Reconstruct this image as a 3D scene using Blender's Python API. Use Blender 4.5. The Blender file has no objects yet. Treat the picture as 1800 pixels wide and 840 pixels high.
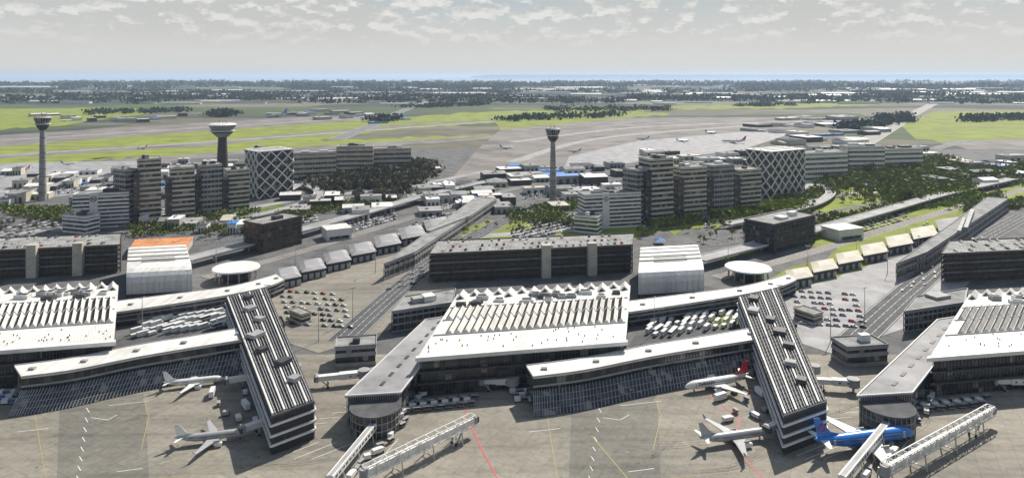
import bpy, bmesh, math, random
from mathutils import Vector, Matrix
R = random.Random(7)
rad = math.radians
sc = bpy.context.scene
COL = sc.collection
# ---------------------------------------------------------------- camera
F, H, HY = 1200.0, 160.0, 133.0          # focal length in photo pixels, camera height, horizon row
cam = bpy.data.cameras.new("camera"); co = bpy.data.objects.new("camera", cam); COL.objects.link(co)
co.location = (0, 0, H); co.rotation_euler = (rad(90), 0, 0)
cam.sensor_width = 36; cam.lens = 36 * F / 1800; cam.shift_y = -(420 - HY) / 1800
cam.clip_start = 1; cam.clip_end = 200000
sc.camera = co
# ---------------------------------------------------------------- light, sky, exposure
SUN_EL, SUN_AZ = 44.0, 33.0              # azimuth clockwise from +Y
sun = bpy.data.lights.new("sun", 'SUN'); sun.energy = 4.8; sun.angle = rad(0.6); sun.color = (1.0, 0.94, 0.84)
so = bpy.data.objects.new("sun", sun); COL.objects.link(so)
sd = Vector((math.sin(rad(SUN_AZ)) * math.cos(rad(SUN_EL)), math.cos(rad(SUN_AZ)) * math.cos(rad(SUN_EL)), math.sin(rad(SUN_EL))))
so.rotation_euler = sd.to_track_quat('Z', 'Y').to_euler(); so.location = (0, 0, 400)
sc.view_settings.view_transform = 'Standard'; sc.view_settings.look = 'None'
sc.view_settings.exposure = 0.25; sc.view_settings.gamma = 1
try: sc.cycles.volume_bounces = 1; sc.cycles.max_bounces = 6; sc.cycles.diffuse_bounces = 2; sc.cycles.glossy_bounces = 2
except Exception: pass
W = bpy.data.worlds.new("World"); sc.world = W; W.use_nodes = True
nt = W.node_tree; nt.nodes.clear()
def N(t, k, **kw):
    n = t.nodes.new(k)
    for a, b in kw.items():
        if a.startswith('i_'): n.inputs[a[2:].replace('_', ' ')].default_value = b
        else: setattr(n, a, b)
    return n
def ramp(t, stops, src=None, interp='LINEAR'):
    r = t.nodes.new('ShaderNodeValToRGB'); e = r.color_ramp; e.interpolation = interp
    while len(e.elements) < len(stops): e.elements.new(0.5)
    for i, (p, c) in enumerate(stops):
        e.elements[i].position = p; e.elements[i].color = (c if len(c) == 4 else (*c, 1)) if isinstance(c, tuple) else (c, c, c, 1)
    if src is not None: t.links.new(src, r.inputs[0])
    return r
def mth(t, op, a, b=None, clamp=False):
    m = t.nodes.new('ShaderNodeMath'); m.operation = op; m.use_clamp = clamp
    for i, v in enumerate((a, b)):
        if v is None: continue
        if isinstance(v, (int, float)): m.inputs[i].default_value = v
        else: t.links.new(v, m.inputs[i])
    return m.outputs[0]
def mixc(t, f, a, b, blend='MIX'):
    m = t.nodes.new('ShaderNodeMix'); m.data_type = 'RGBA'; m.blend_type = blend
    for i, v in ((0, f), (6, a), (7, b)):
        if isinstance(v, (int, float)): m.inputs[i].default_value = v
        elif isinstance(v, tuple): m.inputs[i].default_value = (*v, 1) if len(v) == 3 else v
        else: t.links.new(v, m.inputs[i])
    return m.outputs[2]
sky = N(nt, 'ShaderNodeTexSky'); sky.sky_type = 'NISHITA'; sky.sun_disc = False
sky.sun_elevation = rad(SUN_EL); sky.sun_rotation = rad(SUN_AZ); sky.air_density = 1.2; sky.dust_density = 2.0
tc = N(nt, 'ShaderNodeTexCoord'); sep = N(nt, 'ShaderNodeSeparateXYZ'); nt.links.new(tc.outputs['Generated'], sep.inputs[0])
el = sep.outputs['Z']
mp = N(nt, 'ShaderNodeMapping'); mp.inputs['Scale'].default_value = (1, 1, 2.3); nt.links.new(tc.outputs['Generated'], mp.inputs[0])
n1 = N(nt, 'ShaderNodeTexNoise', i_Scale=27.0, i_Detail=9.0, i_Roughness=0.6, i_Distortion=0.1); nt.links.new(mp.outputs[0], n1.inputs['Vector'])
mp2 = N(nt, 'ShaderNodeMapping'); mp2.inputs['Scale'].default_value = (1, 1, 2.3); mp2.inputs['Location'].default_value = (0, 0, -0.02)
nt.links.new(tc.outputs['Generated'], mp2.inputs[0])
n2 = N(nt, 'ShaderNodeTexNoise', i_Scale=27.0, i_Detail=9.0, i_Roughness=0.6, i_Distortion=0.1); nt.links.new(mp2.outputs[0], n2.inputs['Vector'])
hgt = ramp(nt, [(0.0, 0.0), (0.035, 0.0), (0.068, 0.75), (0.11, 1.0), (0.2, 0.5), (0.35, 0.12)], el)           # puffs only up from the haze
cl = ramp(nt, [(0.49, 0.0), (0.545, 0.9)], n1.outputs[0])
puff = mth(nt, 'MULTIPLY', cl.outputs[0], hgt.outputs[0], True)
litf = mth(nt, 'MULTIPLY_ADD', mth(nt, 'SUBTRACT', n1.outputs[0], n2.outputs[0]), 4.0); nt.nodes[-1]
litn = nt.nodes[-1]; litn.inputs[2].default_value = 0.5; litn.use_clamp = True
pc = mixc(nt, litn.outputs[0], (4.3, 4.35, 4.3), (7.4, 7.2, 6.8))
hz = ramp(nt, [(0.0, (5.9, 5.8, 5.55)), (0.05, (5.5, 5.45, 5.25)), (0.09, (4.5, 4.8, 4.9)), (0.12, (3.7, 4.3, 4.7)), (0.3, (1.2, 1.7, 2.4))], el)
lowmix = ramp(nt, [(0.0, 1.0), (0.12, 0.95), (0.35, 0.6), (1.0, 0.3)], el)
for r_ in (hz, lowmix, hgt): pass
base = mixc(nt, lowmix.outputs[0], sky.outputs[0], hz.outputs[0])
n3 = N(nt, 'ShaderNodeTexNoise', i_Scale=3.0, i_Detail=4.0); nt.links.new(mp.outputs[0], n3.inputs['Vector'])
base = mixc(nt, mth(nt, 'MULTIPLY', ramp(nt, [(0.4, 0.0), (0.62, 0.75)], n3.outputs[0]).outputs[0], hgt.outputs[0]), base, (4.9, 4.85, 4.6))
fin = mixc(nt, mth(nt, 'MULTIPLY', puff, 0.85), base, pc)
bg = N(nt, 'ShaderNodeBackground', i_Strength=0.1); nt.links.new(fin, bg.inputs[0])
wo = N(nt, 'ShaderNodeOutputWorld'); nt.links.new(bg.outputs[0], wo.inputs[0])

# ---------------------------------------------------------------- helpers
def G(px, py, h=0.0, K=0):
    """the ground (or height h) point seen at a photo pixel, in metres"""
    Y = (H - h) * F / (py - HY)
    return Vector(((px + K - 900) / F * Y, Y, h))
def lerp(a, b, t): return a + (b - a) * t
def bil(c, u, v):   # c: back-left, back-right, front-right, front-left
    return lerp(lerp(c[0], c[1], u), lerp(c[3], c[2], u), v)
MATS = {}
def mat(name, col, rough=0.7, noise=0.12, scale=0.25, metal=0.0, spec=0.5, bump=0.0, extra=None, detail=6.0):
    if name in MATS: return MATS[name]
    m = bpy.data.materials.new(name); m.use_nodes = True; t = m.node_tree; b = t.nodes['Principled BSDF']
    b.inputs['Roughness'].default_value = rough; b.inputs['Metallic'].default_value = metal
    b.inputs['Specular IOR Level'].default_value = spec
    tcn = N(t, 'ShaderNodeTexCoord'); src = tcn.outputs['Object']
    n = N(t, 'ShaderNodeTexNoise', i_Scale=scale, i_Detail=detail, i_Roughness=0.65); t.links.new(src, n.inputs['Vector'])
    lo = tuple(max(0, c * (1 - noise * 2.2)) for c in col); hi = tuple(min(1, c * (1 + noise * 1.6)) for c in col)
    r = ramp(t, [(0.3, lo), (0.5, col), (0.72, hi)], n.outputs[0]); out = r.outputs[0]
    if extra: out = extra(t, out, src)
    t.links.new(out, b.inputs['Base Color'])
    if bump:
        bn = N(t, 'ShaderNodeBump', i_Strength=bump, i_Distance=0.3); t.links.new(n.outputs[0], bn.inputs['Height']); t.links.new(bn.outputs[0], b.inputs['Normal'])
    MATS[name] = m; return m
def brick(sx, sy, mort, col, fac=1.0, off=0.0, vertical=False, rot=0.0):
    def f(t, out, src):
        mp = N(t, 'ShaderNodeMapping'); mp.inputs['Rotation'].default_value = (rad(90) if vertical else 0, 0, rad(rot)); t.links.new(src, mp.inputs[0])
        b = N(t, 'ShaderNodeTexBrick'); b.offset = off; b.inputs['Scale'].default_value = 1.0
        b.inputs['Brick Width'].default_value = sx; b.inputs['Row Height'].default_value = sy; b.inputs['Mortar Size'].default_value = mort
        b.inputs['Color1'].default_value = (1, 1, 1, 1); b.inputs['Color2'].default_value = (0.86, 0.86, 0.86, 1); b.inputs['Mortar'].default_value = (*col, 1)
        t.links.new(mp.outputs[0], b.inputs['Vector'])
        return mixc(t, fac, out, b.outputs[0], 'MULTIPLY')
    return f
def stain(t, out, src):
    n = N(t, 'ShaderNodeTexNoise', i_Scale=0.035, i_Detail=8.0, i_Roughness=0.7); t.links.new(src, n.inputs['Vector'])
    o = mixc(t, 0.9, out, ramp(t, [(0.36, 0.80), (0.55, 1.0)], n.outputs[0]).outputs[0], 'MULTIPLY')
    mp = N(t, 'ShaderNodeMapping'); mp.inputs['Scale'].default_value = (0.5, 0.03, 1); t.links.new(src, mp.inputs[0])
    n2 = N(t, 'ShaderNodeTexNoise', i_Scale=1.0, i_Detail=3.0); t.links.new(mp.outputs[0], n2.inputs['Vector'])
    o = mixc(t, 0.8, o, ramp(t, [(0.35, 0.84), (0.6, 1.04)], n2.outputs[0]).outputs[0], 'MULTIPLY')
    return brick(300, 2.2, 0.05, (0.86, 0.86, 0.86), rot=90)(t, o, src)
def mow(t, out, src):
    mp = N(t, 'ShaderNodeMapping'); mp.inputs['Rotation'].default_value = (0, 0, rad(12)); mp.inputs['Scale'].default_value = (0.003, 0.02, 1); t.links.new(src, mp.inputs[0])
    n2 = N(t, 'ShaderNodeTexNoise', i_Scale=1.0, i_Detail=7.0, i_Roughness=0.6); t.links.new(mp.outputs[0], n2.inputs['Vector'])
    return mixc(t, ramp(t, [(0.45, 0.0), (0.68, 0.75)], n2.outputs[0]).outputs[0], out, (0.17, 0.155, 0.07))
def streak(t, out, src):      # tyre rubber and seams worn along the stand
    o = brick(7.5, 7.5, 0.09, (0.62, 0.62, 0.6), 1.0, rot=28)(t, out, src)
    mp = N(t, 'ShaderNodeMapping'); mp.inputs['Rotation'].default_value = (0, 0, rad(-24)); mp.inputs['Scale'].default_value = (0.012, 0.16, 1); t.links.new(src, mp.inputs[0])
    n = N(t, 'ShaderNodeTexNoise', i_Scale=1.0, i_Detail=5.0, i_Roughness=0.6); t.links.new(mp.outputs[0], n.inputs['Vector'])
    o = mixc(t, 0.8, o, ramp(t, [(0.35, 0.68), (0.52, 1.0), (0.7, 1.08)], n.outputs[0]).outputs[0], 'MULTIPLY')
    n2 = N(t, 'ShaderNodeTexNoise', i_Scale=0.014, i_Detail=3.0); t.links.new(src, n2.inputs['Vector'])
    return mixc(t, 0.8, o, ramp(t, [(0.35, 0.74), (0.6, 1.06)], n2.outputs[0]).outputs[0], 'MULTIPLY')
M = dict(
 concrete=mat('apron_concrete', (0.285, 0.262, 0.215), 0.85, 0.10, 0.35, extra=streak),
 concrete_d=mat('old_apron_concrete', (0.205, 0.194, 0.165), 0.85, 0.10, 0.35, extra=streak),
 paving=mat('paving', (0.125, 0.125, 0.125), 0.9, 0.25, 0.05, extra=brick(11, 6, 0.15, (0.8, 0.8, 0.8))),
 asphalt=mat('asphalt', (0.085, 0.086, 0.09), 0.9, 0.2, 0.08),
 runway=mat('runway_asphalt', (0.20, 0.18, 0.165), 0.9, 0.25, 0.012),
 pale=mat('pale_concrete', (0.33, 0.325, 0.33), 0.8, 0.18, 0.05, extra=brick(12, 12, 0.12, (0.8, 0.8, 0.8), rot=20)),
 grass=mat('mown_grass', (0.215, 0.265, 0.02), 0.95, 0.2, 0.02, extra=mow),
 grass2=mat('lawn_grass', (0.115, 0.16, 0.025), 0.95, 0.35, 0.06),
 line=mat('line_paint', (0.75, 0.75, 0.72), 0.7, 0.1, 2.0),
 yline=mat('yellow_paint', (0.42, 0.34, 0.13), 0.7, 0.1, 2.0),
 rline=mat('red_paint', (0.6, 0.09, 0.1), 0.7, 0.1, 2.0),
 white=mat('white_roof', (0.84, 0.82, 0.77), 0.55, 0.04, 0.06, extra=stain),
 whitep=mat('white_panel', (0.72, 0.71, 0.68), 0.6, 0.07, 0.15),
 creamp=mat('cream_panel', (0.50, 0.46, 0.38), 0.7, 0.12, 0.1),
 greyp=mat('grey_panel', (0.33, 0.33, 0.33), 0.7, 0.15, 0.1),
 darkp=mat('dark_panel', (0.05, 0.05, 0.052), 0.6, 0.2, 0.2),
 brownp=mat('brown_panel', (0.09, 0.062, 0.04), 0.7, 0.2, 0.2),
 roofg=mat('roof_gravel', (0.30, 0.30, 0.29), 0.95, 0.22, 0.12, extra=brick(9, 5, 0.12, (0.82, 0.82, 0.82))),
 roofd=mat('roof_felt', (0.09, 0.09, 0.095), 0.9, 0.25, 0.15),
 glass=None,
 glassb=mat('blue_glass', (0.07, 0.11, 0.15), 0.15, 0.3, 0.2),
 skyl=mat('skylight_glass', (0.055, 0.055, 0.055), 0.9, 0.3, 0.4, spec=0.05),
 metal=mat('galvanised', (0.42, 0.42, 0.42), 0.45, 0.15, 1.0, metal=0.3),
 dmetal=mat('dark_metal', (0.06, 0.06, 0.065), 0.5, 0.2, 1.0),
 orange=mat('orange_roof', (0.56, 0.24, 0.10), 0.85, 0.22, 0.12),
 blue=mat('blue_roof', (0.03, 0.20, 0.55), 0.5, 0.15, 0.2),
 rubber=mat('rubber', (0.02, 0.02, 0.02), 0.9),
 pwhite=mat('aircraft_white', (0.78, 0.77, 0.74), 0.3, 0.03, 0.4),
 pgrey=mat('aircraft_grey', (0.40, 0.40, 0.40), 0.35, 0.05, 0.4),
 pblue=mat('aircraft_blue', (0.03, 0.20, 0.62), 0.3, 0.08, 0.4),
 pred=mat('aircraft_red', (0.62, 0.02, 0.035), 0.35, 0.05, 0.4),
 bark=mat('bark', (0.10, 0.075, 0.05), 0.95, 0.2, 2.0),
 louvre=mat('grey_louvre', (0.16, 0.16, 0.17), 0.6, 0.3, 0.08),
 oily=mat('oil_stained_concrete', (0.15, 0.14, 0.12), 0.6, 0.2, 0.8),
 water=mat('lake_water', (0.32, 0.37, 0.42), 0.08, 0.05, 0.001),
)
def leafmat(name, a, b):
    m = bpy.data.materials.new(name); m.use_nodes = True; t = m.node_tree; bs = t.nodes['Principled BSDF']; bs.inputs['Roughness'].default_value = 0.9
    tcn = N(t, 'ShaderNodeTexCoord'); oi = N(t, 'ShaderNodeObjectInfo')
    n = N(t, 'ShaderNodeTexNoise', i_Scale=0.6, i_Detail=3.0); t.links.new(tcn.outputs['Object'], n.inputs['Vector'])
    f = mth(t, 'ADD', mth(t, 'MULTIPLY', n.outputs[0], 0.9), mth(t, 'MULTIPLY_ADD', oi.outputs['Random'], 0.5)); t.nodes[-1]
    c = mixc(t, mth(t, 'SUBTRACT', f, 0.2, True), a, b); t.links.new(c, bs.inputs['Base Color'])
    m.node_tree.nodes['Principled BSDF'].inputs['Specular IOR Level'].default_value = 0.15
    return m
M['leaf'] = leafmat('tree_leaves', (0.055, 0.075, 0.026), (0.17, 0.20, 0.055))
M['leafg'] = leafmat('fresh_leaves', (0.07, 0.10, 0.015), (0.22, 0.28, 0.035))
M['leafd'] = leafmat('dull_leaves', (0.055, 0.055, 0.04), (0.12, 0.115, 0.075))
M['wood'] = leafmat('distant_leaves', (0.014, 0.026, 0.03), (0.04, 0.058, 0.05))
def fields(t, out, src):
    mp = N(t, 'ShaderNodeMapping'); mp.inputs['Scale'].default_value = (0.0009, 0.0021, 1); mp.inputs['Rotation'].default_value = (0, 0, rad(9)); t.links.new(src, mp.inputs[0])
    v = N(t, 'ShaderNodeTexVoronoi'); v.distance = 'MANHATTAN'; v.inputs['Scale'].default_value = 1.0; t.links.new(mp.outputs[0], v.inputs['Vector'])
    s = N(t, 'ShaderNodeSeparateColor'); t.links.new(v.outputs['Color'], s.inputs[0])
    r = ramp(t, [(0.0, (0.035, 0.05, 0.035)), (0.22, (0.06, 0.085, 0.03)), (0.42, (0.13, 0.12, 0.08)), (0.58, (0.05, 0.06, 0.05)), (0.74, (0.17, 0.16, 0.115)), (0.9, (0.07, 0.10, 0.03))], s.outputs[0], 'CONSTANT')
    n = N(t, 'ShaderNodeTexNoise', i_Scale=0.01, i_Detail=6.0); t.links.new(src, n.inputs['Vector'])
    return mixc(t, 0.7, r.outputs[0], ramp(t, [(0.3, 0.6), (0.7, 1.3)], n.outputs[0]).outputs[0], 'MULTIPLY')
M['fields'] = mat('far_fields', (0.1, 0.1, 0.1), 0.95, extra=fields)

def blinds(sc_):
    def f(t, out, src):
        mp = N(t, 'ShaderNodeMapping'); mp.inputs['Scale'].default_value = (sc_, sc_, sc_ * .8); t.links.new(src, mp.inputs[0])
        v = N(t, 'ShaderNodeTexVoronoi'); v.distance = 'CHEBYCHEV'; v.inputs['Scale'].default_value = 1.0; v.inputs['Randomness'].default_value = 0.35; t.links.new(mp.outputs[0], v.inputs['Vector'])
        s_ = N(t, 'ShaderNodeSeparateColor'); t.links.new(v.outputs['Color'], s_.inputs[0])
        r = ramp(t, [(0.0, (0.016, 0.02, 0.026)), (0.35, (0.035, 0.042, 0.05)), (0.62, (0.075, 0.08, 0.085)), (0.8, (0.02, 0.024, 0.03)), (0.93, (0.24, 0.23, 0.2))], s_.outputs[0], 'CONSTANT')
        return r.outputs[0]
    return f
class MB:
    def __init__(s): s.v = []; s.f = []
    def add(s, vs, fs):
        n = len(s.v); s.v += [Vector(x) for x in vs]; s.f += [[i + n for i in f] for f in fs]; return s
    def prism(s, pts, z0, z1):
        """outline of 2-D points in any order of turn, from z0 to z1 (numbers or per-point lists)"""
        n = len(pts); a = sum(pts[i][0] * pts[(i + 1) % n][1] - pts[(i + 1) % n][0] * pts[i][1] for i in range(n))
        z0 = z0 if isinstance(z0, list) else [z0] * n; z1 = z1 if isinstance(z1, list) else [z1] * n
        if a < 0: pts = pts[::-1]; z0 = z0[::-1]; z1 = z1[::-1]
        vs = [(p[0], p[1], z) for p, z in zip(pts, z0)] + [(p[0], p[1], z) for p, z in zip(pts, z1)]
        return s.add(vs, [list(range(n))[::-1], list(range(n, 2 * n))] + [[i, (i + 1) % n, n + (i + 1) % n, n + i] for i in range(n)])
    def box(s, c, size, rz=0.0):
        x, y = size[0] / 2, size[1] / 2; cs, sn = math.cos(rz), math.sin(rz)
        return s.prism([(c[0] + a * cs - b * sn, c[1] + a * sn + b * cs) for a, b in ((-x, -y), (x, -y), (x, y), (-x, y))], c[2], c[2] + size[2])
    def bar(s, p, q, w, h=None):
        h = h or w; p = Vector(p); q = Vector(q); d = (q - p)
        if d.length < 1e-6: return s
        d.normalize(); up = Vector((0, 0, 1)) if abs(d.z) < 0.95 else Vector((1, 0, 0))
        a = d.cross(up).normalized() * w / 2; b = a.cross(d).normalized() * h / 2
        vs = [p + a + b, p - a + b, p - a - b, p + a - b, q + a + b, q - a + b, q - a - b, q + a - b]
        return s.add(vs, [[0, 1, 2, 3], [7, 6, 5, 4], [0, 4, 5, 1], [1, 5, 6, 2], [2, 6, 7, 3], [3, 7, 4, 0]])
    def tube(s, rings, n=14, cap=True):
        """rings: (centre, radius_y, radius_z) along x"""
        vs = []; fs = []
        for c, ry, rz_ in rings:
            for k in range(n): a = 2 * math.pi * k / n; vs.append((c[0], c[1] + ry * math.cos(a), c[2] + rz_ * math.sin(a)))
        for i in range(len(rings) - 1):
            for k in range(n): fs.append([i * n + k, i * n + (k + 1) % n, (i + 1) * n + (k + 1) % n, (i + 1) * n + k])
        if cap: fs += [list(range(n))[::-1], [(len(rings) - 1) * n + k for k in range(n)]]
        return s.add(vs, fs)
    def cyl(s, c, r0, r1, h, n=16):
        vs = [(c[0] + r * math.cos(2 * math.pi * k / n), c[1] + r * math.sin(2 * math.pi * k / n), z) for r, z in ((r0, c[2]), (r1, c[2] + h)) for k in range(n)]
        return s.add(vs, [list(range(n))[::-1], list(range(n, 2 * n))] + [[k, (k + 1) % n, n + (k + 1) % n, n + k] for k in range(n)])
    def build(s, name, m, parent=None, org=None, smooth=False, share=True):
        o0 = Vector(org) if org is not None else (ORG.get(parent.name, Vector()) if parent else Vector())
        me = bpy.data.meshes.new(name); me.from_pydata([tuple(v - o0) for v in s.v], [], s.f); me.update()
        if smooth:
            me.polygons.foreach_set('use_smooth', [True] * len(me.polygons))
        me.materials.append(M[m] if isinstance(m, str) else m)
        o = bpy.data.objects.new(name, me); COL.objects.link(o)
        if parent: o.parent = parent; ORG[o.name] = o0
        else: o.location = o0; ORG[o.name] = o0
        return o
M['glass'] = mat('dark_glass', (0.02, 0.02, 0.02), 0.15, extra=blinds(0.34))
ORG = {}
def tag(o, label=None, cat=None, group=None, kind=None):
    for k, v in (('label', label), ('category', cat), ('group', group), ('kind', kind)):
        if v: o[k] = v
    return o
def root(name, org, label, cat, group=None):
    o = bpy.data.objects.new(name, None); COL.objects.link(o); o.location = org; ORG[o.name] = Vector(org); o.empty_display_size = 1
    return tag(o, label, cat, group)
KIDS = {}
def dup(r, loc, rz=0.0, label=None, group=None, scale=1.0, mats=None):
    if r.name not in KIDS: KIDS[r.name] = [(c, list(c.children)) for c in r.children]
    n = r.copy(); COL.objects.link(n); n.location = loc; n.rotation_euler = (0, 0, rz); n.scale = (scale,) * 3 if not isinstance(scale, tuple) else scale
    if label: n['label'] = label
    if group: n['group'] = group
    for c, gs in KIDS[r.name]:
        d = c.copy(); COL.objects.link(d); d.parent = n
        if mats and c.name.split('.')[0] in mats:
            d.material_slots[0].link = 'OBJECT'; d.material_slots[0].material = mats[c.name.split('.')[0]]
        for g in gs: e = g.copy(); COL.objects.link(e); e.parent = d
    return n
ORD = 'first second third fourth fifth sixth seventh eighth ninth tenth eleventh twelfth thirteenth fourteenth fifteenth sixteenth seventeenth eighteenth nineteenth twentieth'.split()
def ordn(i):
    if i < 20: return ORD[i]
    return 'twenty-' + ORD[i - 20] if i < 29 else ('thirtieth' if i == 29 else 'thirty-' + ORD[i - 30])
def sheet(name, pts, z, m, label=None, kind='structure'):
    mb = MB(); w = [Vector((p[0], p[1], z)) for p in pts]
    a = sum(w[i].x * w[(i + 1) % len(w)].y - w[(i + 1) % len(w)].x * w[i].y for i in range(len(w)))
    if a < 0: w = w[::-1]
    mb.add(w, [list(range(len(w)))]); o = mb.build(name, m); tag(o, label, kind=kind); return o
ZN = {}
def rag(px, m):
    if m not in ('grass', 'grass2'): return px
    rl = random.Random(len(px) * 7 + int(px[0][1])); out = []
    for i, p in enumerate(px):
        q = px[(i + 1) % len(px)]; n = max(1, int(abs(q[0] - p[0]) / 14)); j = .012 * (p[1] + q[1] - 266) / 2
        for k in range(n): t = k / n; out.append((lerp(p[0], q[0], t), lerp(p[1], q[1], t) + (rl.gauss(0, j) if k else 0)))
    return out
def spx(name, px, z, m, K=0, label=None):
    ZN[z] = ZN.get(z, -1) + 1; z = z + .004 * ZN[z] if z > -.14 else z + .012 * ZN[z] if z < -.2 else z
    px = rag(px, m); return sheet(name, [G(x + K, y) for x, y in px], z, m, label)
def ribbon_pts(pts, w, n=8):
    """smooth centre line through world points -> left and right edges"""
    P = []
    for i in range(len(pts) - 1):
        p0 = pts[max(0, i - 1)]; p1 = pts[i]; p2 = pts[i + 1]; p3 = pts[min(len(pts) - 1, i + 2)]
        for k in range(n):
            t = k / n; P.append(0.5 * ((2 * p1) + (p2 - p0) * t + (2 * p0 - 5 * p1 + 4 * p2 - p3) * t * t + (3 * p1 - p0 - 3 * p2 + p3) * t ** 3))
    P.append(pts[-1]); L = []; Rr = []
    for i, p in enumerate(P):
        d = (P[min(i + 1, len(P) - 1)] - P[max(i - 1, 0)]); d.z = 0; d.normalize(); nn = Vector((-d.y, d.x, 0)) * w / 2
        L.append(p + nn); Rr.append(p - nn)
    return P, L, Rr
def strip(mb, L, Rr, z):
    n = len(L); mb.add([(p.x, p.y, z) for p in L] + [(p.x, p.y, z) for p in Rr], [[n + i, n + i + 1, i + 1, i] for i in range(n - 1)]); return mb
def road(name, pts, w, z, m='asphalt', lanes=2, deck=0.0, line='line', lw=0.25, label=None, n=8):
    """a road with painted lanes; deck > 0 lifts it as a viaduct on columns"""
    P, L, Rr = ribbon_pts(pts, w, n); mb = MB()
    if deck:
        for i in range(len(P) - 1):
            mb.prism([L[i], L[i + 1], Rr[i + 1], Rr[i]], deck - 1.2, deck)
        o = mb.build(name, m); z = deck + 0.006
        pb = MB(); wl = MB()
        for i in range(0, len(P), 3): pb.cyl((P[i].x, P[i].y, 0), 1.0, 1.0, deck - 1.2, 8)
        pb.build('column', 'greyp', o)
        for E in (L, Rr):
            for i in range(len(E) - 1): wl.bar(Vector((E[i].x, E[i].y, deck + 0.45)), Vector((E[i + 1].x, E[i + 1].y, deck + 0.45)), 0.3, 0.9)
        wl.build('parapet', 'whitep', o)
    else:
        o = strip(mb, L, Rr, z).build(name, m)
    tag(o, label, kind='structure'); lm = MB()
    for k in range(lanes + 1):
        s = k / lanes * 0.92 + 0.04
        Q = [lerp(a, b, s) for a, b in zip(L, Rr)]
        for i in range(len(Q) - 1):
            solid = k in (0, lanes); segs = ((0, 1),) if solid else ((0.0, 0.4), (0.5, 0.9))
            for a, b in segs:
                p, q = lerp(Q[i], Q[i + 1], a), lerp(Q[i], Q[i + 1], b); d = (q - p); d.z = 0
                if d.length < 0.01: continue
                d.normalize(); nn = Vector((-d.y, d.x, 0)) * lw / 2
                lm.add([(v.x, v.y, z + 0.01) for v in (p - nn, q - nn, q + nn, p + nn)], [[0, 1, 2, 3]])
    lm.build('lane_marking', line, o); return o

# ---------------------------------------------------------------- the setting
o = sheet('ground', [(-45000, -300), (45000, -300), (45000, 15200), (-45000, 15200)], -0.6, 'fields')
sheet('lake', [(-60000, 14800), (60000, 14800), (60000, 56000), (-60000, 56000)], -0.9, 'water')
hb = MB(); rr = random.Random(3); xs = [-3000 + i * 700 for i in range(60)]
for i in range(len(xs) - 1):
    a, b = (205 + rr.random() * 30) * min(1, (i + 1) / 3), (205 + rr.random() * 30) * min(1, (i + 2) / 3)
    hb.prism([(xs[i], 50000), (xs[i + 1], 50000), (xs[i + 1], 52500), (xs[i], 52500)], -0.8, [a, b, b, a])
tag(hb.build('hills', 'wood'), kind='structure')
# lake arms seen between the woods
for q in ([(1185, 160), (1300, 150), (1450, 148), (1440, 151), (1290, 157), (1230, 161)], [(1190, 152), (1330, 145.5), (1420, 145.5), (1300, 149)], [(330, 160), (640, 158), (640, 160), (330, 162)], [(20, 157), (250, 156), (250, 158.5), (20, 159)]):
    spx('lake_arm', q, -0.3, 'water')
sheet('airport_ground', [G(-900, 262), G(2700, 262), G(2100, 830), G(900, 1000), G(-300, 830)], -0.30, 'paving')
spx('apron', [(-300, 622), (2100, 622), (2100, 1000), (-300, 1000)], -0.15, 'concrete')
# airfield: mown grass, runways and taxiways
spx('grass_field', [(-500, 250), (-500, 196), (160, 190), (330, 192), (210, 205), (100, 222)], -0.28, 'grass')
spx('grass_field', [(-500, 262), (0, 250), (260, 236), (500, 220), (760, 202), (880, 196), (1200, 186), (1200, 191), (900, 214), (700, 228), (480, 256), (220, 276), (0, 297), (-500, 345)], -0.26, 'grass')
spx('grass_field', [(150, 280), (430, 252), (860, 236), (860, 241), (560, 262), (300, 276)], -0.24, 'grass')
spx('grass_field', [(870, 214), (1120, 197), (1180, 200), (960, 224), (880, 228)], -0.24, 'grass')
spx('grass_field', [(1190, 186), (1500, 181), (1560, 184), (1400, 190), (1200, 193)], -0.26, 'grass')
spx('grass_field', [(1610, 245), (1585, 222), (1640, 196), (2300, 190), (2300, 262), (1720, 262)], -0.26, 'grass')
spx('runway', [(-500, 250), (0, 238), (300, 219), (520, 206), (700, 202), (700, 207), (480, 222), (220, 240), (0, 258), (-500, 290)], -0.22, 'runway')
spx('runway', [(-500, 287), (0, 271), (330, 251), (700, 220), (880, 209), (880, 211), (700, 224), (360, 257), (0, 278), (-500, 300)], -0.20, 'runway')
spx('taxiway', [(-500, 345), (0, 298), (200, 281), (420, 265), (760, 244), (900, 236), (900, 241), (760, 252), (440, 270), (230, 290), (0, 330)], -0.19, 'runway')
spx('runway', [(880, 228), (1120, 207), (1420, 206), (1600, 210), (1600, 216), (1420, 224), (1300, 240), (1000, 290), (880, 330), (780, 330), (840, 262)], -0.21, 'runway')
spx('apron', [(1000, 275), (1120, 248), (1300, 232), (1400, 232), (1310, 262), (1200, 276), (990, 300)], -0.17, 'pale', label='pale concrete stand area')
spx('apron', [(-300, 300), (60, 285), (250, 283), (230, 330), (100, 345), (-300, 350)], -0.17, 'pale')
spx('runway', [(1700, 262), (1650, 248), (2300, 236), (2300, 262)], -0.22, 'runway')
for k, (a, b, c) in enumerate(((( 0, 247), (300, 228), (700, 204)), ((-50, 276), (340, 251.5), (870, 213.5)), ((900, 250), (1150, 222), (1500, 212)), ((900, 285), (1080, 240), (1400, 216)))):
    road('taxiway', [G(*a), G(*b), G(*c)], 26, -0.12 + 0.03 * k, 'pale', 1, line='yline', lw=1.2)
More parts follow.
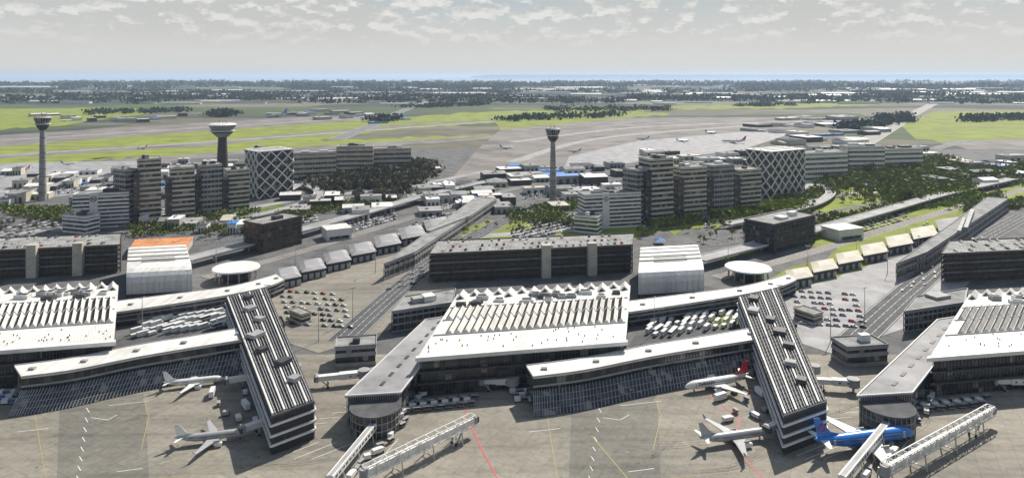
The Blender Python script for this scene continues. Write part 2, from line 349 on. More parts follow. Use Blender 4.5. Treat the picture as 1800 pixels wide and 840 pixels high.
# motorways running to the horizon
road('motorway', [G(590, 246), G(668, 214), G(720, 190), G(790, 164), G(818, 153)], 46, -0.05, 'asphalt', 6, lw=1.4)
road('motorway', [G(1500, 262), G(1570, 222), G(1612, 197), G(1672, 167), G(1700, 152)], 46, -0.05, 'runway', 6, lw=1.6)
road('motorway', [G(1640, 262), G(1700, 250), G(1810, 246)], 24, -0.04, 'asphalt', 4, lw=0.8)

# ---------------------------------------------------------------- builders: buildings
def inset(P, d):
    n = len(P); a = sum(P[i].x * P[(i + 1) % n].y - P[(i + 1) % n].x * P[i].y for i in range(n)); s = 1 if a > 0 else -1; out = []
    for i in range(n):
        p0, p1, p2 = P[i - 1], P[i], P[(i + 1) % n]
        e1 = (p1 - p0); e2 = (p2 - p1); e1.z = e2.z = 0; e1.normalize(); e2.normalize()
        n1 = Vector((-e1.y, e1.x, 0)) * s; n2 = Vector((-e2.y, e2.x, 0)) * s; b = (n1 + n2)
        if b.length < 1e-4: b = n1.copy()
        b.normalize(); out.append(p1 + b * d / max(0.3, b.dot(n1)))
    return out
def banded(name, P, h, floors, label, cat='office building', wall='creamp', glass='glass', roofm='roofg', group=None, pl=True, frac=0.5, fins=0.0, proud=0.35):
    """a block of storeys: dark glass core, a spandrel round every floor, parapet, roof, plant room"""
    P = [Vector((p.x, p.y, 0)) for p in P]; c = sum(P, Vector()) / len(P); r = root(name, c, label, cat, group)
    MB().prism(P, 0, h - 0.4).build('glazing', glass, r)
    fh = h / floors; Q = inset(P, -proud)
    for k in range(floors):
        z = k * fh; MB().prism(Q, z, z + fh * frac).build('spandrel', wall, r)
    MB().prism(Q, h - fh * 0.3, h).build('cornice', wall, r)
    Q2 = inset(P, 0.6); rf = MB().prism(Q2, h + 0.003, h + 0.12).build('roof', roofm, r)
    pb = MB(); QQ = inset(P, -proud + 0.01)
    for i in range(len(QQ)): pb.bar(QQ[i] + Vector((0, 0, h + 0.4)), QQ[(i + 1) % len(QQ)] + Vector((0, 0, h + 0.4)), 0.35, 0.8)
    pb.build('parapet', wall, rf)
    if fins:
        fb = MB(); n = len(P)
        for i in range(n):
            a, b = Q[i], Q[(i + 1) % n]; L = (b - a).length; m_ = max(2, int(L / fins)); nn = (b - a).normalized()
            for j in range(m_ + 1):
                p = lerp(a, b, j / m_); fb.bar(p + Vector((0, 0, fh * frac)), p + Vector((0, 0, h - fh * 0.3)), 0.35)
        fb.build('pier', wall, r)
    if pl:
        for j in range(R.randint(1, 3)):
            u, v = R.uniform(-0.25, 0.25), R.uniform(-0.2, 0.2)
            e1 = (P[1] - P[0]); e2 = (P[-1] - P[0]); pc_ = c + e1 * u + e2 * v; ang = math.atan2(e1.y, e1.x)
            MB().box((pc_.x, pc_.y, h + 0.12), (e1.length * R.uniform(0.12, 0.3), e2.length * R.uniform(0.15, 0.35), R.uniform(2, 4)), ang).build('plant_room', R.choice(['greyp', 'whitep', 'darkp']), r)
    return r
def quad_px(x0, y0, x1, y1, depth, K=0):
    """footprint whose front base line is seen at two pixels, going depth metres back square to it"""
    a, b = G(x0, y0, 0, K), G(x1, y1, 0, K); d = (b - a); d.z = 0; n = Vector((-d.y, d.x, 0)).normalized()
    if n.y < 0: n = -n
    return [a, b, b + n * depth, a + n * depth]
def roof_px(c, h, K=0): return [G(x + K, y, h) for x, y in c]

def garage(K, label, z=22.0):
    c = roof_px([(-130, 424), (214, 411), (212, 431), (-145, 447)], z, K); P = [Vector((p.x, p.y, 0)) for p in c]
    cen = sum(P, Vector()) / 4; r = root('parking_garage', cen, label, 'garage', 'dark slatted parking garages')
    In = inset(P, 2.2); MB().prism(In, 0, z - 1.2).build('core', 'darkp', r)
    fl = 6; fh = z / fl
    for k in range(1, fl + 1):
        s = MB().prism(P, k * fh - 0.5, k * fh).build('deck', 'roofg' if k == fl else 'roofd', r)
        E = inset(P, -0.15); b = MB()
        for i in range(4): b.bar(E[i] + Vector((0, 0, k * fh + 0.35)), E[(i + 1) % 4] + Vector((0, 0, k * fh + 0.35)), 0.3, 1.0)
        b.build('parapet', 'brownp' if k % 2 or k == fl else 'louvre', s)
    cb = MB(); a, b = P[3], P[2]
    for i in range(36):
        p = lerp(a, b, i / 35); d = (P[0] - P[3]).normalized() * 1.2; cb.bar(p + d, p + d + Vector((0, 0, z)), 0.6)
    cb.build('column', 'brownp', r)
    lv = MB()
    for i in range(160):
        p = lerp(a, b, i / 159) - (P[0] - P[3]).normalized() * 0.3; lv.bar(p + Vector((0, 0, 0.3)), p + Vector((0, 0, fh * 1.0)), 0.18)
    lv.build('ground_floor_louvre', 'brownp', r)
    for u in (0.56, 0.79):
        p = lerp(a, b, u); d = (b - a).normalized(); ang = math.atan2(d.y, d.x)
        MB().box((p.x, p.y - 1.5, 0), (7, 6, z + 4), ang).build('stair_tower', 'creamp', r)
    # bays painted on the top deck, cars parked on them
    lm = MB(); U = 26
    for row, v in enumerate((0.16, 0.55, 0.86)):
        for i in range(U * 2 + 1):
            p = bil(P, 0.02 + 0.96 * i / (U * 2), v); q = bil(P, 0.02 + 0.96 * i / (U * 2), v - 0.12); lm.bar(p + Vector((0, 0, z + 0.02)), q + Vector((0, 0, z + 0.02)), 0.14, 0.02)
    lm.build('bay_marking', 'line', r)
    return r, P

def terminal(K, label, z=20.0):
    c = roof_px([(-96, 517), (208, 501), (200, 600), (-166, 628)], z, K); P = [Vector((p.x, p.y, 0)) for p in c]
    cen = sum(P, Vector()) / 4; r = root('terminal_hall', cen, label, 'terminal', 'wide white-roofed departure halls')
    MB().prism(inset(P, 1.2), 0, z - 2.2).build('glazing', 'glass', r)
    rf = MB().prism(P, z - 2.2, z).build('roof', 'white', r)
    up = Vector((0, 0, 1))
    # front glazing grid and floor bands
    In = inset(P, 1.0); a, b = In[3], In[2]; g = MB(); n = 60
    for i in range(n + 1): p = lerp(a, b, i / n); g.bar(p, p + up * (z - 2.2), 0.22)
    for k in range(1, 8): g.bar(a + up * k * 2.3, b + up * k * 2.3, 0.18)
    a2, b2 = In[2], In[1]
    for i in range(31): p = lerp(a2, b2, i / 30); g.bar(p, p + up * (z - 2.2), 0.22)
    a3, b3 = In[3], In[0]
    for i in range(31): p = lerp(a3, b3, i / 30); g.bar(p, p + up * (z - 2.2), 0.22)
    g.build('mullion', 'dmetal', r)
    E = inset(P, -0.9); MB().prism([lerp(E[3], E[0], 0.0), E[2], lerp(E[2], E[1], 0.03), lerp(E[3], E[0], 0.03)], z - 1.6, z + 0.15).build('fascia', 'whitep', rf)
    for k in (0.34, 0.62):
        MB().bar(lerp(P[3], P[2], 0) + up * z * k - Vector((0, .3, 0)), lerp(P[3], P[2], 1) + up * z * k - Vector((0, .3, 0)), 1.2, 0.9).build('floor_band', 'darkp', r)
    # sawtooth roof lights: two staggered rows of wedges, grey glass toward the camera's left, white backs
    n = 24
    for row, (v0, v1, sh) in enumerate(((0.30, 0.47, 0.0), (0.50, 0.70, 0.35))):
        for i in range(n):
            if row == 1 and i < 1: continue
            u0 = 0.02 + 0.96 * (i + sh * 0.3) / n; u1 = u0 + 0.96 / n * 0.95; um = u0 + (u1 - u0) * 0.55
            A, B, C_, D = (bil(P, u, v) for u, v in ((u0, v0), (um, v0), (um, v1), (u0, v1))); B2, C2 = bil(P, u1, v0), bil(P, u1, v1)
            t = up * (z + 0.02); hh = up * 2.4
            w = MB(); w.add([A + t, B + t + hh, C_ + t + hh, D + t, B2 + t, C2 + t], [[1, 2, 5, 4], [3, 2, 1, 0], [0, 1, 4], [3, 5, 2], [0, 4, 5, 3]])
            s = w.build('roof_light', 'white', rf)
            off = (A - B).cross(D - A).normalized(); off = off if off.z > 0 else -off; off *= 0.06
            MB().add([A + t + off + (B - A + hh) * 0.03, B + t + hh + off, C_ + t + hh + off, D + t + off + (C_ - D + hh) * 0.03], [[0, 3, 2, 1]]).build('pane', 'skyl', s)
    # gables along the back edge
    for i in range(15):
        for q, v in enumerate((0.0, 0.055)):
            if q and i % 2: continue
            A, B = bil(P, (i + 0.1) / 15, v), bil(P, (i + 0.9) / 15, v); C_, D = bil(P, (i + 0.9) / 15, v + 0.05), bil(P, (i + 0.1) / 15, v + 0.05); mid, mid2 = (A + B) / 2, (C_ + D) / 2; t = up * (z + 0.02)
            gg = MB().add([A + t, B + t, C_ + t, D + t, mid + t + up * 3.0, mid2 + t + up * 3.0], [[3, 2, 5], [1, 0, 4], [0, 3, 5, 4], [2, 1, 4, 5], [0, 1, 2, 3]]).build('gable', 'white', rf)
            f = Vector((0, -0.05, 0)); MB().add([lerp(D, mid2, 0.35) + t + f, lerp(C_, mid2, 0.35) + t + f, mid2 + t + up * 2.0 + f], [[0, 1, 2]]).build('gable_glass', 'darkp', gg)
    rl = random.Random(K + 5)
    for i in range(16):
        u, v = rl.uniform(0.04, 0.95), rl.choice([0.13, 0.18, 0.24]) + rl.uniform(-0.015, 0.015); p = bil(P, u, v)
        s = (rl.uniform(4, 9), rl.uniform(3, 5), rl.uniform(1.4, 2.8)); un = MB().box((p.x, p.y, z + 0.02), s, rl.uniform(-0.1, 0.1)).build('roof_unit', rl.choice(['greyp', 'whitep', 'whitep', 'darkp']), rf)
        MB().box((p.x, p.y, z + s[2] + 0.03), (s[0] * 0.7, s[1] * 0.6, 0.4)).build('fan_grille', 'dmetal', un)
    vb = MB()
    for i in range(40):
        p = bil(P, rl.uniform(0.02, 0.98), rl.uniform(0.74, 0.97)); vb.cyl((p.x, p.y, z), 0.3, 0.3, 0.8, 6)
    vb.build('roof_vent', 'darkp', rf)
    sm = MB()
    for i in range(1, 60):
        u = i / 60; sm.bar(bil(P, u, 0.73) + up * (z + 0.05), bil(P, u, 0.995) + up * (z + 0.05), 0.22, 0.12)
    sm.build('standing_seam', 'whitep', rf)
    for v in (0.27, 0.485, 0.715): MB().bar(bil(P, 0.01, v) + up * (z + 0.3), bil(P, 0.99, v) + up * (z + 0.3), 0.5, 0.6).build('roof_gutter', 'greyp', rf)
    return r, P

def curved(name, front, back, z, label, cat, K=0, skirt=0.0, stripes=False, roofm='white', group=None, bands=2):
    """long building between two edges of pixel points given at roof height"""
    fr = [G(x + K, y, z) for x, y in front]; bk = [G(x + K, y, z) for x, y in back]
    Pf, _, _ = ribbon_pts(fr, 1, 6); Pb, _, _ = ribbon_pts(bk, 1, 6); up = Vector((0, 0, 1)); c = sum(Pf, Vector()) / len(Pf); c.z = 0
    r = root(name, c, label, cat, group); w = MB(); rf = MB(); m = MB(); fa = [MB() for _ in range(bands)]
    for i in range(len(Pf) - 1):
        q = [Pf[i], Pf[i + 1], Pb[i + 1], Pb[i]]; qi = [lerp(q[0], q[3], 0.06), lerp(q[1], q[2], 0.06), lerp(q[2], q[1], 0.06), lerp(q[3], q[0], 0.06)]
        w.prism(qi, 0, z - 1.0); rf.prism(q, z - 1.0, z)
        for k in range(3): p = lerp(Pf[i], Pf[i + 1], k / 3); p = lerp(p, lerp(Pb[i], Pb[i + 1], k / 3), 0.06); p.z = 0; m.bar(p - Vector((0, .15, 0)), p + up * (z - 1) - Vector((0, .15, 0)), 0.22)
        for k in range(bands):
            zz = z * (k + 1) / (bands + 1); a, b = qi[0].copy(), qi[1].copy(); a.z = b.z = zz; fa[k].bar(a, b, 0.9, 0.8)
    w.build('glazing', 'glass', r); ro = rf.build('roof', roofm, r); m.build('mullion', 'dmetal', r); [x_.build('floor_band', 'greyp', r) for x_ in fa]
    for E in (Pf, Pb):
        pb = MB()
        for i in range(len(E) - 1): pb.bar(E[i] + up * 0.1, E[i + 1] + up * 0.1, 0.5, 0.5)
        pb.build('roof_edge', 'greyp', ro)
    un = MB()
    for i in range(2, len(Pf) - 1, 5): p = lerp(Pf[i], Pb[i], 0.5); MB().box((p.x, p.y, z), (3.0, 2.0, 1.0)).build('roof_unit', 'greyp', ro)
    if skirt:
        g = MB(); gm = MB()
        for i in range(len(Pf) - 1):
            d = Vector((0, -skirt, 0)); a, b = Pf[i].copy(), Pf[i + 1].copy(); a.z = b.z = z * 0.55; a2, b2 = Pf[i] + d, Pf[i + 1] + d; a2.z = b2.z = 0.05
            a3, b3 = Pf[i].copy(), Pf[i + 1].copy(); a3.z = b3.z = 0.05
            g.add([a, b, b2, a2, a3, b3], [[0, 3, 2, 1], [0, 4, 3], [1, 2, 5], [0, 1, 5, 4]])
            for k in range(3): s = k / 3; gm.bar(lerp(a, b, s) + up * .08, lerp(a2, b2, s) + up * .08, 0.3)
            for t in (0.25, 0.5, 0.75): gm.bar(lerp(a, a2, t) + up * .08, lerp(b, b2, t) + up * .08, 0.2)
        sk = g.build('slanted_glazing', 'glassb' if False else 'glass', r); gm.build('glazing_bar', 'greyp', sk)
    return r, Pf, Pb

def white_hall(K, label, z=20.0):
    c = roof_px([(226, 436), (326, 431), (337, 470), (222, 476)], z, K); P = [Vector((p.x, p.y, 0)) for p in c]
    cen = sum(P, Vector()) / 4; r = root('exhibition_hall', cen, label, 'hall', 'white halls with rounded front edge')
    bl, br, fr_, fl = P; prof = [(1.0, 0.0), (1.0, 0.55), (0.985, 0.75), (0.95, 0.88), (0.88, 0.96), (0.78, 1.0), (0.0, 1.03)]
    vs = []
    for s, (a, b) in enumerate(((bl, fl), (br, fr_))):
        for t, hh in prof + [(0.0, 0.0)]: q = lerp(a, b, t); vs.append((q.x, q.y, hh * z))
    n = len(prof) + 1; sh = MB().add(vs, [[i, i + 1, n + i + 1, n + i][::-1] for i in range(n - 1)] + [[n - 1, 0, n, 2 * n - 1][::-1]])
    body = sh.build('shell', 'white', r)
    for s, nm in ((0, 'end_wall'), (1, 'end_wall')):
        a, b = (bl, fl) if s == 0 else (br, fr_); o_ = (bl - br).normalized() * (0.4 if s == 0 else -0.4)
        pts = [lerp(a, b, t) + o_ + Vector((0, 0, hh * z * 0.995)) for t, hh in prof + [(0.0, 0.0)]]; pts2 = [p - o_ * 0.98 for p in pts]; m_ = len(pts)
        MB().add(pts + pts2, [list(range(m_)), [m_ + i for i in range(m_)][::-1]] + [[i, (i + 1) % m_, m_ + (i + 1) % m_, m_ + i] for i in range(m_)]).build(nm, 'darkp' if s == 0 else 'whitep', r)  # left end wall coloured dark to paint in its side turned from the sun
    for k in range(4):
        v = 0.12 + 0.17 * k; MB().bar(lerp(bl, fl, v) + Vector((0, 0, z * 1.03)), lerp(br, fr_, v) + Vector((0, 0, z * 1.03)), 0.6, 0.7).build('roof_step', 'greyp', body)
    rm = MB()
    for i in range(14):
        for j in range(4): p = bil([bl, br, fr_, fl], 0.25 + 0.5 * i / 13, 0.44 + 0.08 * j); rm.box((p.x, p.y, z * 1.012), (1.6, 1.4, 0.35))
    rm.build('roof_cell', 'greyp', body)
    MB().bar(fl + Vector((0, -0.6, 1.5)), fr_ + Vector((0, -0.6, 1.5)), 1.0, 3.0).build('plinth', 'darkp', r)
    jb = MB()
    for i in range(1, 12): p = lerp(fl, fr_, i / 12) - Vector((0, 0.06, 0)); jb.bar(p, p + Vector((0, 0, z * 0.54)), 0.12)
    jb.build('wall_joint', 'greyp', body)
    return r

# ---------------------------------------------------------------- protos: vehicles, poles, trees, aircraft
def colmat(n, c): return mat(n, c, 0.35, 0.04, 0.5)
CARC = [('white', (0.75, 0.75, 0.73)), ('silver', (0.45, 0.46, 0.47)), ('grey', (0.2, 0.2, 0.21)), ('black', (0.03, 0.03, 0.035)), ('dark blue', (0.03, 0.06, 0.18)), ('red', (0.45, 0.03, 0.03))]
for n_, c_ in CARC: M['car_' + n_] = colmat('paint_' + n_.replace(' ', '_'), c_)
FAR = Vector((0, -9999, 0))
def p_car():
    r = root('parked_car', (0, 0, 0), 'car', 'car'); b = MB()
    b.add([(x, y, z) for x in (-2.2, -1.9) for y, z in ()], [])
    prof = [(-2.2, 0.35), (2.2, 0.35), (2.25, 0.7), (1.2, 0.95), (-1.7, 1.0), (-2.2, 0.9)]
    vs = [(x, y, z) for y in (-0.88, 0.88) for x, z in prof]; n = len(prof)
    b.add(vs, [list(range(n)), [n + i for i in range(n)][::-1]] + [[(i + 1) % n, i, n + i, n + (i + 1) % n] for i in range(n)]); b.build('body', 'car_white', r)
    b = MB(); lo = [(-1.75, 1.0), (1.2, 0.96)]; hi = [(-1.3, 1.42), (0.45, 1.42)]
    b.add([(-1.75, -.8, .98), (1.2, -.8, .94), (1.2, .8, .94), (-1.75, .8, .98), (-1.3, -.66, 1.4), (.4, -.66, 1.4), (.4, .66, 1.4), (-1.3, .66, 1.4)], [[0, 1, 5, 4], [1, 2, 6, 5], [2, 3, 7, 6], [3, 0, 4, 7]]); b.build('windows', 'glass', r)
    MB().box((-0.45, 0, 1.395), (1.7, 1.3, 0.05)).build('body_top', 'car_white', r)
    for x in (-1.4, 1.4):
        for y in (-0.85, 0.85): MB().add(*wheel(x, y, 0.33, 0.33, 0.2)).build('wheel', 'rubber', r)
    return r
def wheel(x, y, z, rr_, w, n=10):
    vs = [(x + rr_ * math.cos(2 * math.pi * k / n), y + s, z + rr_ * math.sin(2 * math.pi * k / n)) for s in (-w / 2, w / 2) for k in range(n)]
    return vs, [list(range(n)), [n + i for i in range(n)][::-1]] + [[(k + 1) % n, k, n + k, n + (k + 1) % n] for k in range(n)]
def p_van(name, L=6.0, hgt=2.6, cat='van', box_='whitep'):
    r = root(name, (0, 0, 0), cat, cat)
    MB().box((-0.7, 0, 0.6), (L - 1.6, 2.2, hgt - 0.6)).build('cargo_box', box_, r)
    b = MB(); x0 = L / 2 - 1.5; x1 = L / 2
    b.add([(x0, -1, .5), (x1, -1, .5), (x1, 1, .5), (x0, 1, .5), (x0, -1, 2.1), (x1 - .5, -1, 2.1), (x1 - .5, 1, 2.1), (x0, 1, 2.1), (x1, -1, 1.2), (x1, 1, 1.2)], [[0, 3, 2, 1], [4, 5, 6, 7], [0, 1, 8, 5, 4], [3, 7, 6, 9, 2], [1, 2, 9, 8], [8, 9, 6, 5], [0, 4, 7, 3]]); cb = b.build('cab', 'car_white', r)
    MB().add([(x1 - .0, -.85, 1.28), (x1 + .0, .85, 1.28), (x1 - .42, .85, 2.02), (x1 - .42, -.85, 2.02)], [[0, 1, 2, 3]]).build('windscreen', 'glass', cb)
    for x in (-L / 2 + 1.2, L / 2 - 1.0):
        for y in (-1.0, 1.0): MB().add(*wheel(x, y, 0.42, 0.42, 0.28)).build('wheel', 'rubber', r)
    return r
def p_bus():
    r = root('shuttle_bus', (0, 0, 0), 'bus', 'bus'); MB().box((0, 0, 0.4), (12, 2.55, 1.2)).build('lower_body', 'car_white', r)
    MB().box((0, 0, 1.6), (11.9, 2.45, 1.0)).build('window_strip', 'glass', r); MB().box((0, 0, 2.6), (12, 2.55, 0.45)).build('roof', 'whitep', r)
    for x in (-3.8, 3.8):
        for y in (-1.2, 1.2): MB().add(*wheel(x, y, 0.5, 0.5, 0.3)).build('wheel', 'rubber', r)
    return r
def p_cart():
    r = root('baggage_cart', (0, 0, 0), 'cart', 'baggage cart'); MB().box((0, 0, 0.5), (3.2, 1.6, 0.18)).build('bed', 'metal', r)
    b = MB()
    for x in (-1.5, 1.5):
        for y in (-.72, .72): b.bar((x, y, .65), (x, y, 1.9), 0.08)
    b.build('post', 'dmetal', r); MB().box((0, 0, 1.9), (3.3, 1.7, 0.1)).build('canopy', 'greyp', r); MB().box((0.1, 0, 0.69), (2.6, 1.3, 0.7)).build('load', 'darkp', r)
    for x in (-1.1, 1.1):
        for y in (-.7, .7): MB().add(*wheel(x, y, 0.25, 0.25, 0.15)).build('wheel', 'rubber', r)
    return r
def p_container():
    r = root('cargo_container', (0, 0, 0), 'container', 'container'); MB().prism([(-1.6, -1.1), (1.1, -1.1), (1.1, 1.1), (-1.6, 1.1)], 0.5, 2.1).build('shell', 'whitep', r)
    MB().box((0, 0, 0.2), (3.4, 2.3, 0.25)).build('dolly', 'dmetal', r); MB().box((1.12, 0, 0.6), (0.04, 1.9, 1.4)).build('curtain', 'greyp', r)
    return r
CAR, VAN, TRUCK, BUS, CART, CONT = p_car(), p_van('delivery_van', 5.6, 2.3), p_van('box_truck', 8.5, 3.4, 'truck', 'car_white'), p_bus(), p_cart(), p_container()
PROTO_USED = set()
def place(pr, loc, rz, label, group, mats=None, scale=1.0):
    return dup(pr, loc, rz, label, group, scale, mats)
def car(loc, rz, label, group, col=None):
    n, _ = col or R.choices(CARC, [5, 5, 4, 3, 1.5, 1])[0]; m = M['car_' + n]
    art = n
    o = dup(CAR, loc, rz, art + ' ' + label, group, 1.0, {'body': m, 'body_top': m}); return o

def p_tree(mt, seed, h=11.0, n=420, shape=1.0):
    rl = random.Random(seed); r = root('broadleaf_tree', (0, 0, 0), 'tree', 'tree'); t = MB()
    def limb(a, b, r0, r1, k=6):
        d = (b - a).normalized(); u = d.cross(Vector((0.3, 1, 0.1))).normalized(); v = d.cross(u)
        t.add([p + (u * math.cos(2 * math.pi * i / k) + v * math.sin(2 * math.pi * i / k)) * q for p, q in ((a, r0), (b, r1)) for i in range(k)], [[i, (i + 1) % k, k + (i + 1) % k, k + i] for i in range(k)])
    top = Vector((rl.uniform(-.3, .3), rl.uniform(-.3, .3), h * 0.62)); limb(Vector((0, 0, 0)), top, 0.32, 0.12); cen = []
    for i in range(7):
        a = rl.uniform(0, 6.28); rr_ = rl.uniform(1.2, 3.0) * shape; z = h * rl.uniform(0.42, 0.88); e = Vector((rr_ * math.cos(a), rr_ * math.sin(a), z))
        limb(lerp(Vector((0, 0, 0)), top, rl.uniform(0.45, 0.95)), e, 0.11, 0.03, 4); cen.append((e, rl.uniform(1.1, 2.1) * shape))
    cen.append((Vector((0, 0, h * 0.86)), 1.7)); t.build('trunk', 'bark', r); c = MB()
    for i in range(n):
        e, q = rl.choice(cen); d = Vector((rl.gauss(0, 1), rl.gauss(0, 1), rl.gauss(0, .8))).normalized() * q * rl.uniform(0.55, 1.05); p = e + d; s = rl.uniform(0.25, 0.6)
        u = Vector((rl.uniform(-1, 1), rl.uniform(-1, 1), rl.uniform(-.6, .6))).normalized(); v = u.cross(d.normalized() + Vector((.01, .02, .03))).normalized()
        c.add([p + u * s, p + v * s * .8, p - u * s, p - v * s * .8], [[0, 1, 2, 3]])
    c.build('crown', mt, r); return r
TREES = {'leaf': [p_tree('leaf', s, 10 + s % 3, 420, 1 + .15 * (s % 2)) for s in (1, 2, 3)], 'leafg': [p_tree('leafg', s, 9, 420) for s in (4, 5)], 'leafd': [p_tree('leafd', s, 10, 420) for s in (6, 7)]}
def p_mast():
    r = root('light_mast', (0, 0, 0), 'mast', 'light mast'); MB().cyl((0, 0, 0), 0.28, 0.14, 22, 8).build('pole', 'metal', r)
    b = MB().bar((-1.8, 0, 21.8), (1.8, 0, 21.8), 0.25); b.build('crossarm', 'metal', r)
    for x in (-1.6, -.6, .6, 1.6): MB().box((x, -.2, 21.9), (0.7, 0.5, 0.4)).build('lamp_head', 'greyp', r)
    return r
def p_lamp():
    r = root('street_lamp', (0, 0, 0), 'lamp', 'street lamp'); MB().cyl((0, 0, 0), 0.16, 0.08, 10, 6).build('pole', 'metal', r)
    MB().bar((0, 0, 10), (1.8, 0, 10.3), 0.1).build('arm', 'metal', r); MB().box((2.0, 0, 10.2), (0.9, 0.3, 0.15)).build('lamp_head', 'greyp', r); return r
MAST, LAMP = p_mast(), p_lamp()

def aircraft(tail, nose, label, body='pwhite', fin='pwhite', engine='pwhite', K=0, belly='pgrey', text=None, scale=None, winglet=None, group='parked airliners', ring=False):
    a, b = G(*tail, 0, K), G(*nose, 0, K); d = b - a; L = 37.0; s = scale or d.length / L; c = (a + b) / 2
    r = root('parked_airliner', c, label, 'aircraft', group); r.rotation_euler = (0, 0, math.atan2(d.y, d.x)); r.scale = (s, s, s); r.location = c; ORG[r.name] = Vector((0, 0, 0))
    zc = 3.3; R0 = 1.98
    sec = [(-18.5, .12, 1.5), (-17.5, .5, 1.25), (-15, 1.05, .85), (-11.5, 1.62, .35), (-8, 1.93, .05), (-4, R0, 0), (0, R0, 0), (8, R0, 0), (12.5, R0, 0), (14.5, 1.82, -.08), (16.2, 1.45, -.2), (17.4, .98, -.34), (18.1, .55, -.45), (18.5, .12, -.5)]
    fu = MB().tube([((x, 0, zc + dz), q, q) for x, q, dz in sec], 22).build('fuselage', body, r, smooth=True)
    bl = MB(); n = 10
    bl.tube([((x, 0, zc - .75), 1.5, 1.42) for x in (-6.5, -5, 0, 4, 5.5)][1:4], 16).build('belly_fairing', belly, r, smooth=True)
    def wing(side):
        w = MB(); y0, y1 = 1.6 * side, 17.2 * side
        pts = [(5.2, y0, zc - 1.0, .75), (-2.3, y0, zc - 1.0, .75), (1.6, 6 * side, zc - .65, .5), (-3.0, 6 * side, zc - .65, .5), (-4.4, y1, zc + .15, .14), (-6.0, y1, zc + .15, .14)]
        vs = []
        for x, y, z, t in pts: vs += [(x, y, z + t / 2), (x, y, z - t / 2)]
        w.add(vs, [[0, 4, 6, 2], [4, 8, 10, 6], [1, 3, 7, 5], [5, 7, 11, 9], [0, 1, 5, 4], [4, 5, 9, 8], [2, 6, 7, 3], [6, 10, 11, 7], [8, 9, 11, 10], [0, 2, 3, 1]])
        o_ = w.build('wing', 'pgrey' if body == 'pgrey' else 'pwhite', r); f_ = MB()
        f_.add([(-2.35, y0, zc - .95), (-3.05, 6 * side, zc - .6), (-6.05, y1, zc + .17), (-5.7, y1, zc + .26), (-2.5, 6 * side, zc - .33), (-1.6, y0, zc - .6)], [[0, 1, 4, 5], [1, 2, 3, 4]]); f_.build('flap', 'pgrey', o_)
        MB().add([(-4.5, y1, zc + .15), (-6.0, y1, zc + .15), (-6.7, y1 + .5 * side, zc + 2.2), (-6.1, y1 + .5 * side, zc + 2.2), (-4.5, y1 + .1 * side, zc + .15), (-6.0, y1 + .1 * side, zc + .15), (-6.7, y1 + .6 * side, zc + 2.2), (-6.1, y1 + .6 * side, zc + 2.2)], [[0, 1, 2, 3], [4, 7, 6, 5], [0, 3, 7, 4], [1, 5, 6, 2], [3, 2, 6, 7]]).build('winglet', winglet or fin, o_)
        e = MB(); ex, ey, ez = 3.4, 5.6 * side, zc - 2.0
        eo = e.tube([((ex + x, ey, ez), q, q) for x, q in ((-2.2, .55), (-1.2, .85), (0.2, 1.05), (1.5, 1.1), (2.1, .98))], 16).build('engine', engine, r, smooth=True)
        e2 = MB().tube([((ex + x, ey, ez), q, q) for x, q in ((2.06, .84), (2.13, .80))], 16); e2.build('intake', 'dmetal', eo)
        MB().tube([((ex + x, ey, ez), q, q) for x, q in ((-3.0, .2), (-2.15, .45))], 10).build('exhaust_cone', 'dmetal', eo)
        MB().box((ex - .5, ey, ez + .9), (3.0, .3, 1.0)).build('pylon', 'pgrey', eo)
        st = MB(); z = zc + 1.0
        vs = []
        for x, y, t in ((-13.6, .7 * side, .3), (-16.4, .7 * side, .3), (-16.4, 6.2 * side, .1), (-17.6, 6.2 * side, .1)): vs += [(x, y, z + t / 2 + abs(y) * .09), (x, y, z - t / 2 + abs(y) * .09)]
        st.add(vs, [[0, 4, 6, 2], [1, 3, 7, 5], [0, 1, 5, 4], [2, 6, 7, 3], [4, 5, 7, 6]]); st.build('tailplane', 'pwhite', r)
        g = MB().bar((-1.5, 2.6 * side, .5), (-1.5, 2.6 * side, zc - 1), 0.28); go = g.build('main_gear', 'metal', r)
        for yy in (-.42, .42): MB().add(*wheel(-1.5, 2.6 * side + yy, .56, .56, .38)).build('gear_wheel', 'rubber', go)
    wing(1); wing(-1)
    f = MB(); vs = []
    for x, z, t in ((-11.2, zc + 1.6, .34), (-17.0, zc + 1.9, .3), (-18.6, zc + 8.0, .12), (-16.5, zc + 8.0, .12)): vs += [(x, t / 2, z), (x, -t / 2, z)]
    f.add(vs, [[0, 2, 4, 6], [1, 7, 5, 3], [0, 6, 7, 1], [2, 3, 5, 4], [6, 4, 5, 7]]); f.add([(-8, 0.05, zc + 1.85), (-11.6, .12, zc + 1.8), (-12.6, .08, zc + 3.2), (-8, -.05, zc + 1.85), (-11.6, -.12, zc + 1.8), (-12.6, -.08, zc + 3.2)], [[0, 1, 2], [3, 5, 4], [0, 2, 5, 3]])
    fo = f.build('tail_fin', fin, r)
    ng = MB().bar((13.4, 0, .35), (13.4, 0, zc - 1.6), .2).build('nose_gear', 'metal', r)
    for yy in (-.25, .25): MB().add(*wheel(13.4, yy, .36, .36, .22)).build('gear_wheel', 'rubber', ng)
    w = MB()
    for side in (1, -1):
        for i in range(44):
            x = -11 + i * .53; y = math.sqrt(max(0, (R0 if x > -4 else 1.66 + (x + 11.5) * .04) ** 2 - .3 ** 2)) * side
            if x < -8: y = 1.70 * side
            w.box((x, y, zc + .2 + (.25 if x < -8 else 0)), (.32, .14, .5))
    w.build('cabin_windows', 'dmetal', fu)
    cw = MB()
    for side in (1, -1): cw.add([(16.95, .1 * side, zc + .85), (16.25, .95 * side, zc + .92), (16.6, 1.0 * side, zc + .35), (17.35, .1 * side, zc + .38)], [[0, 1, 2, 3]] if side > 0 else [[3, 2, 1, 0]])
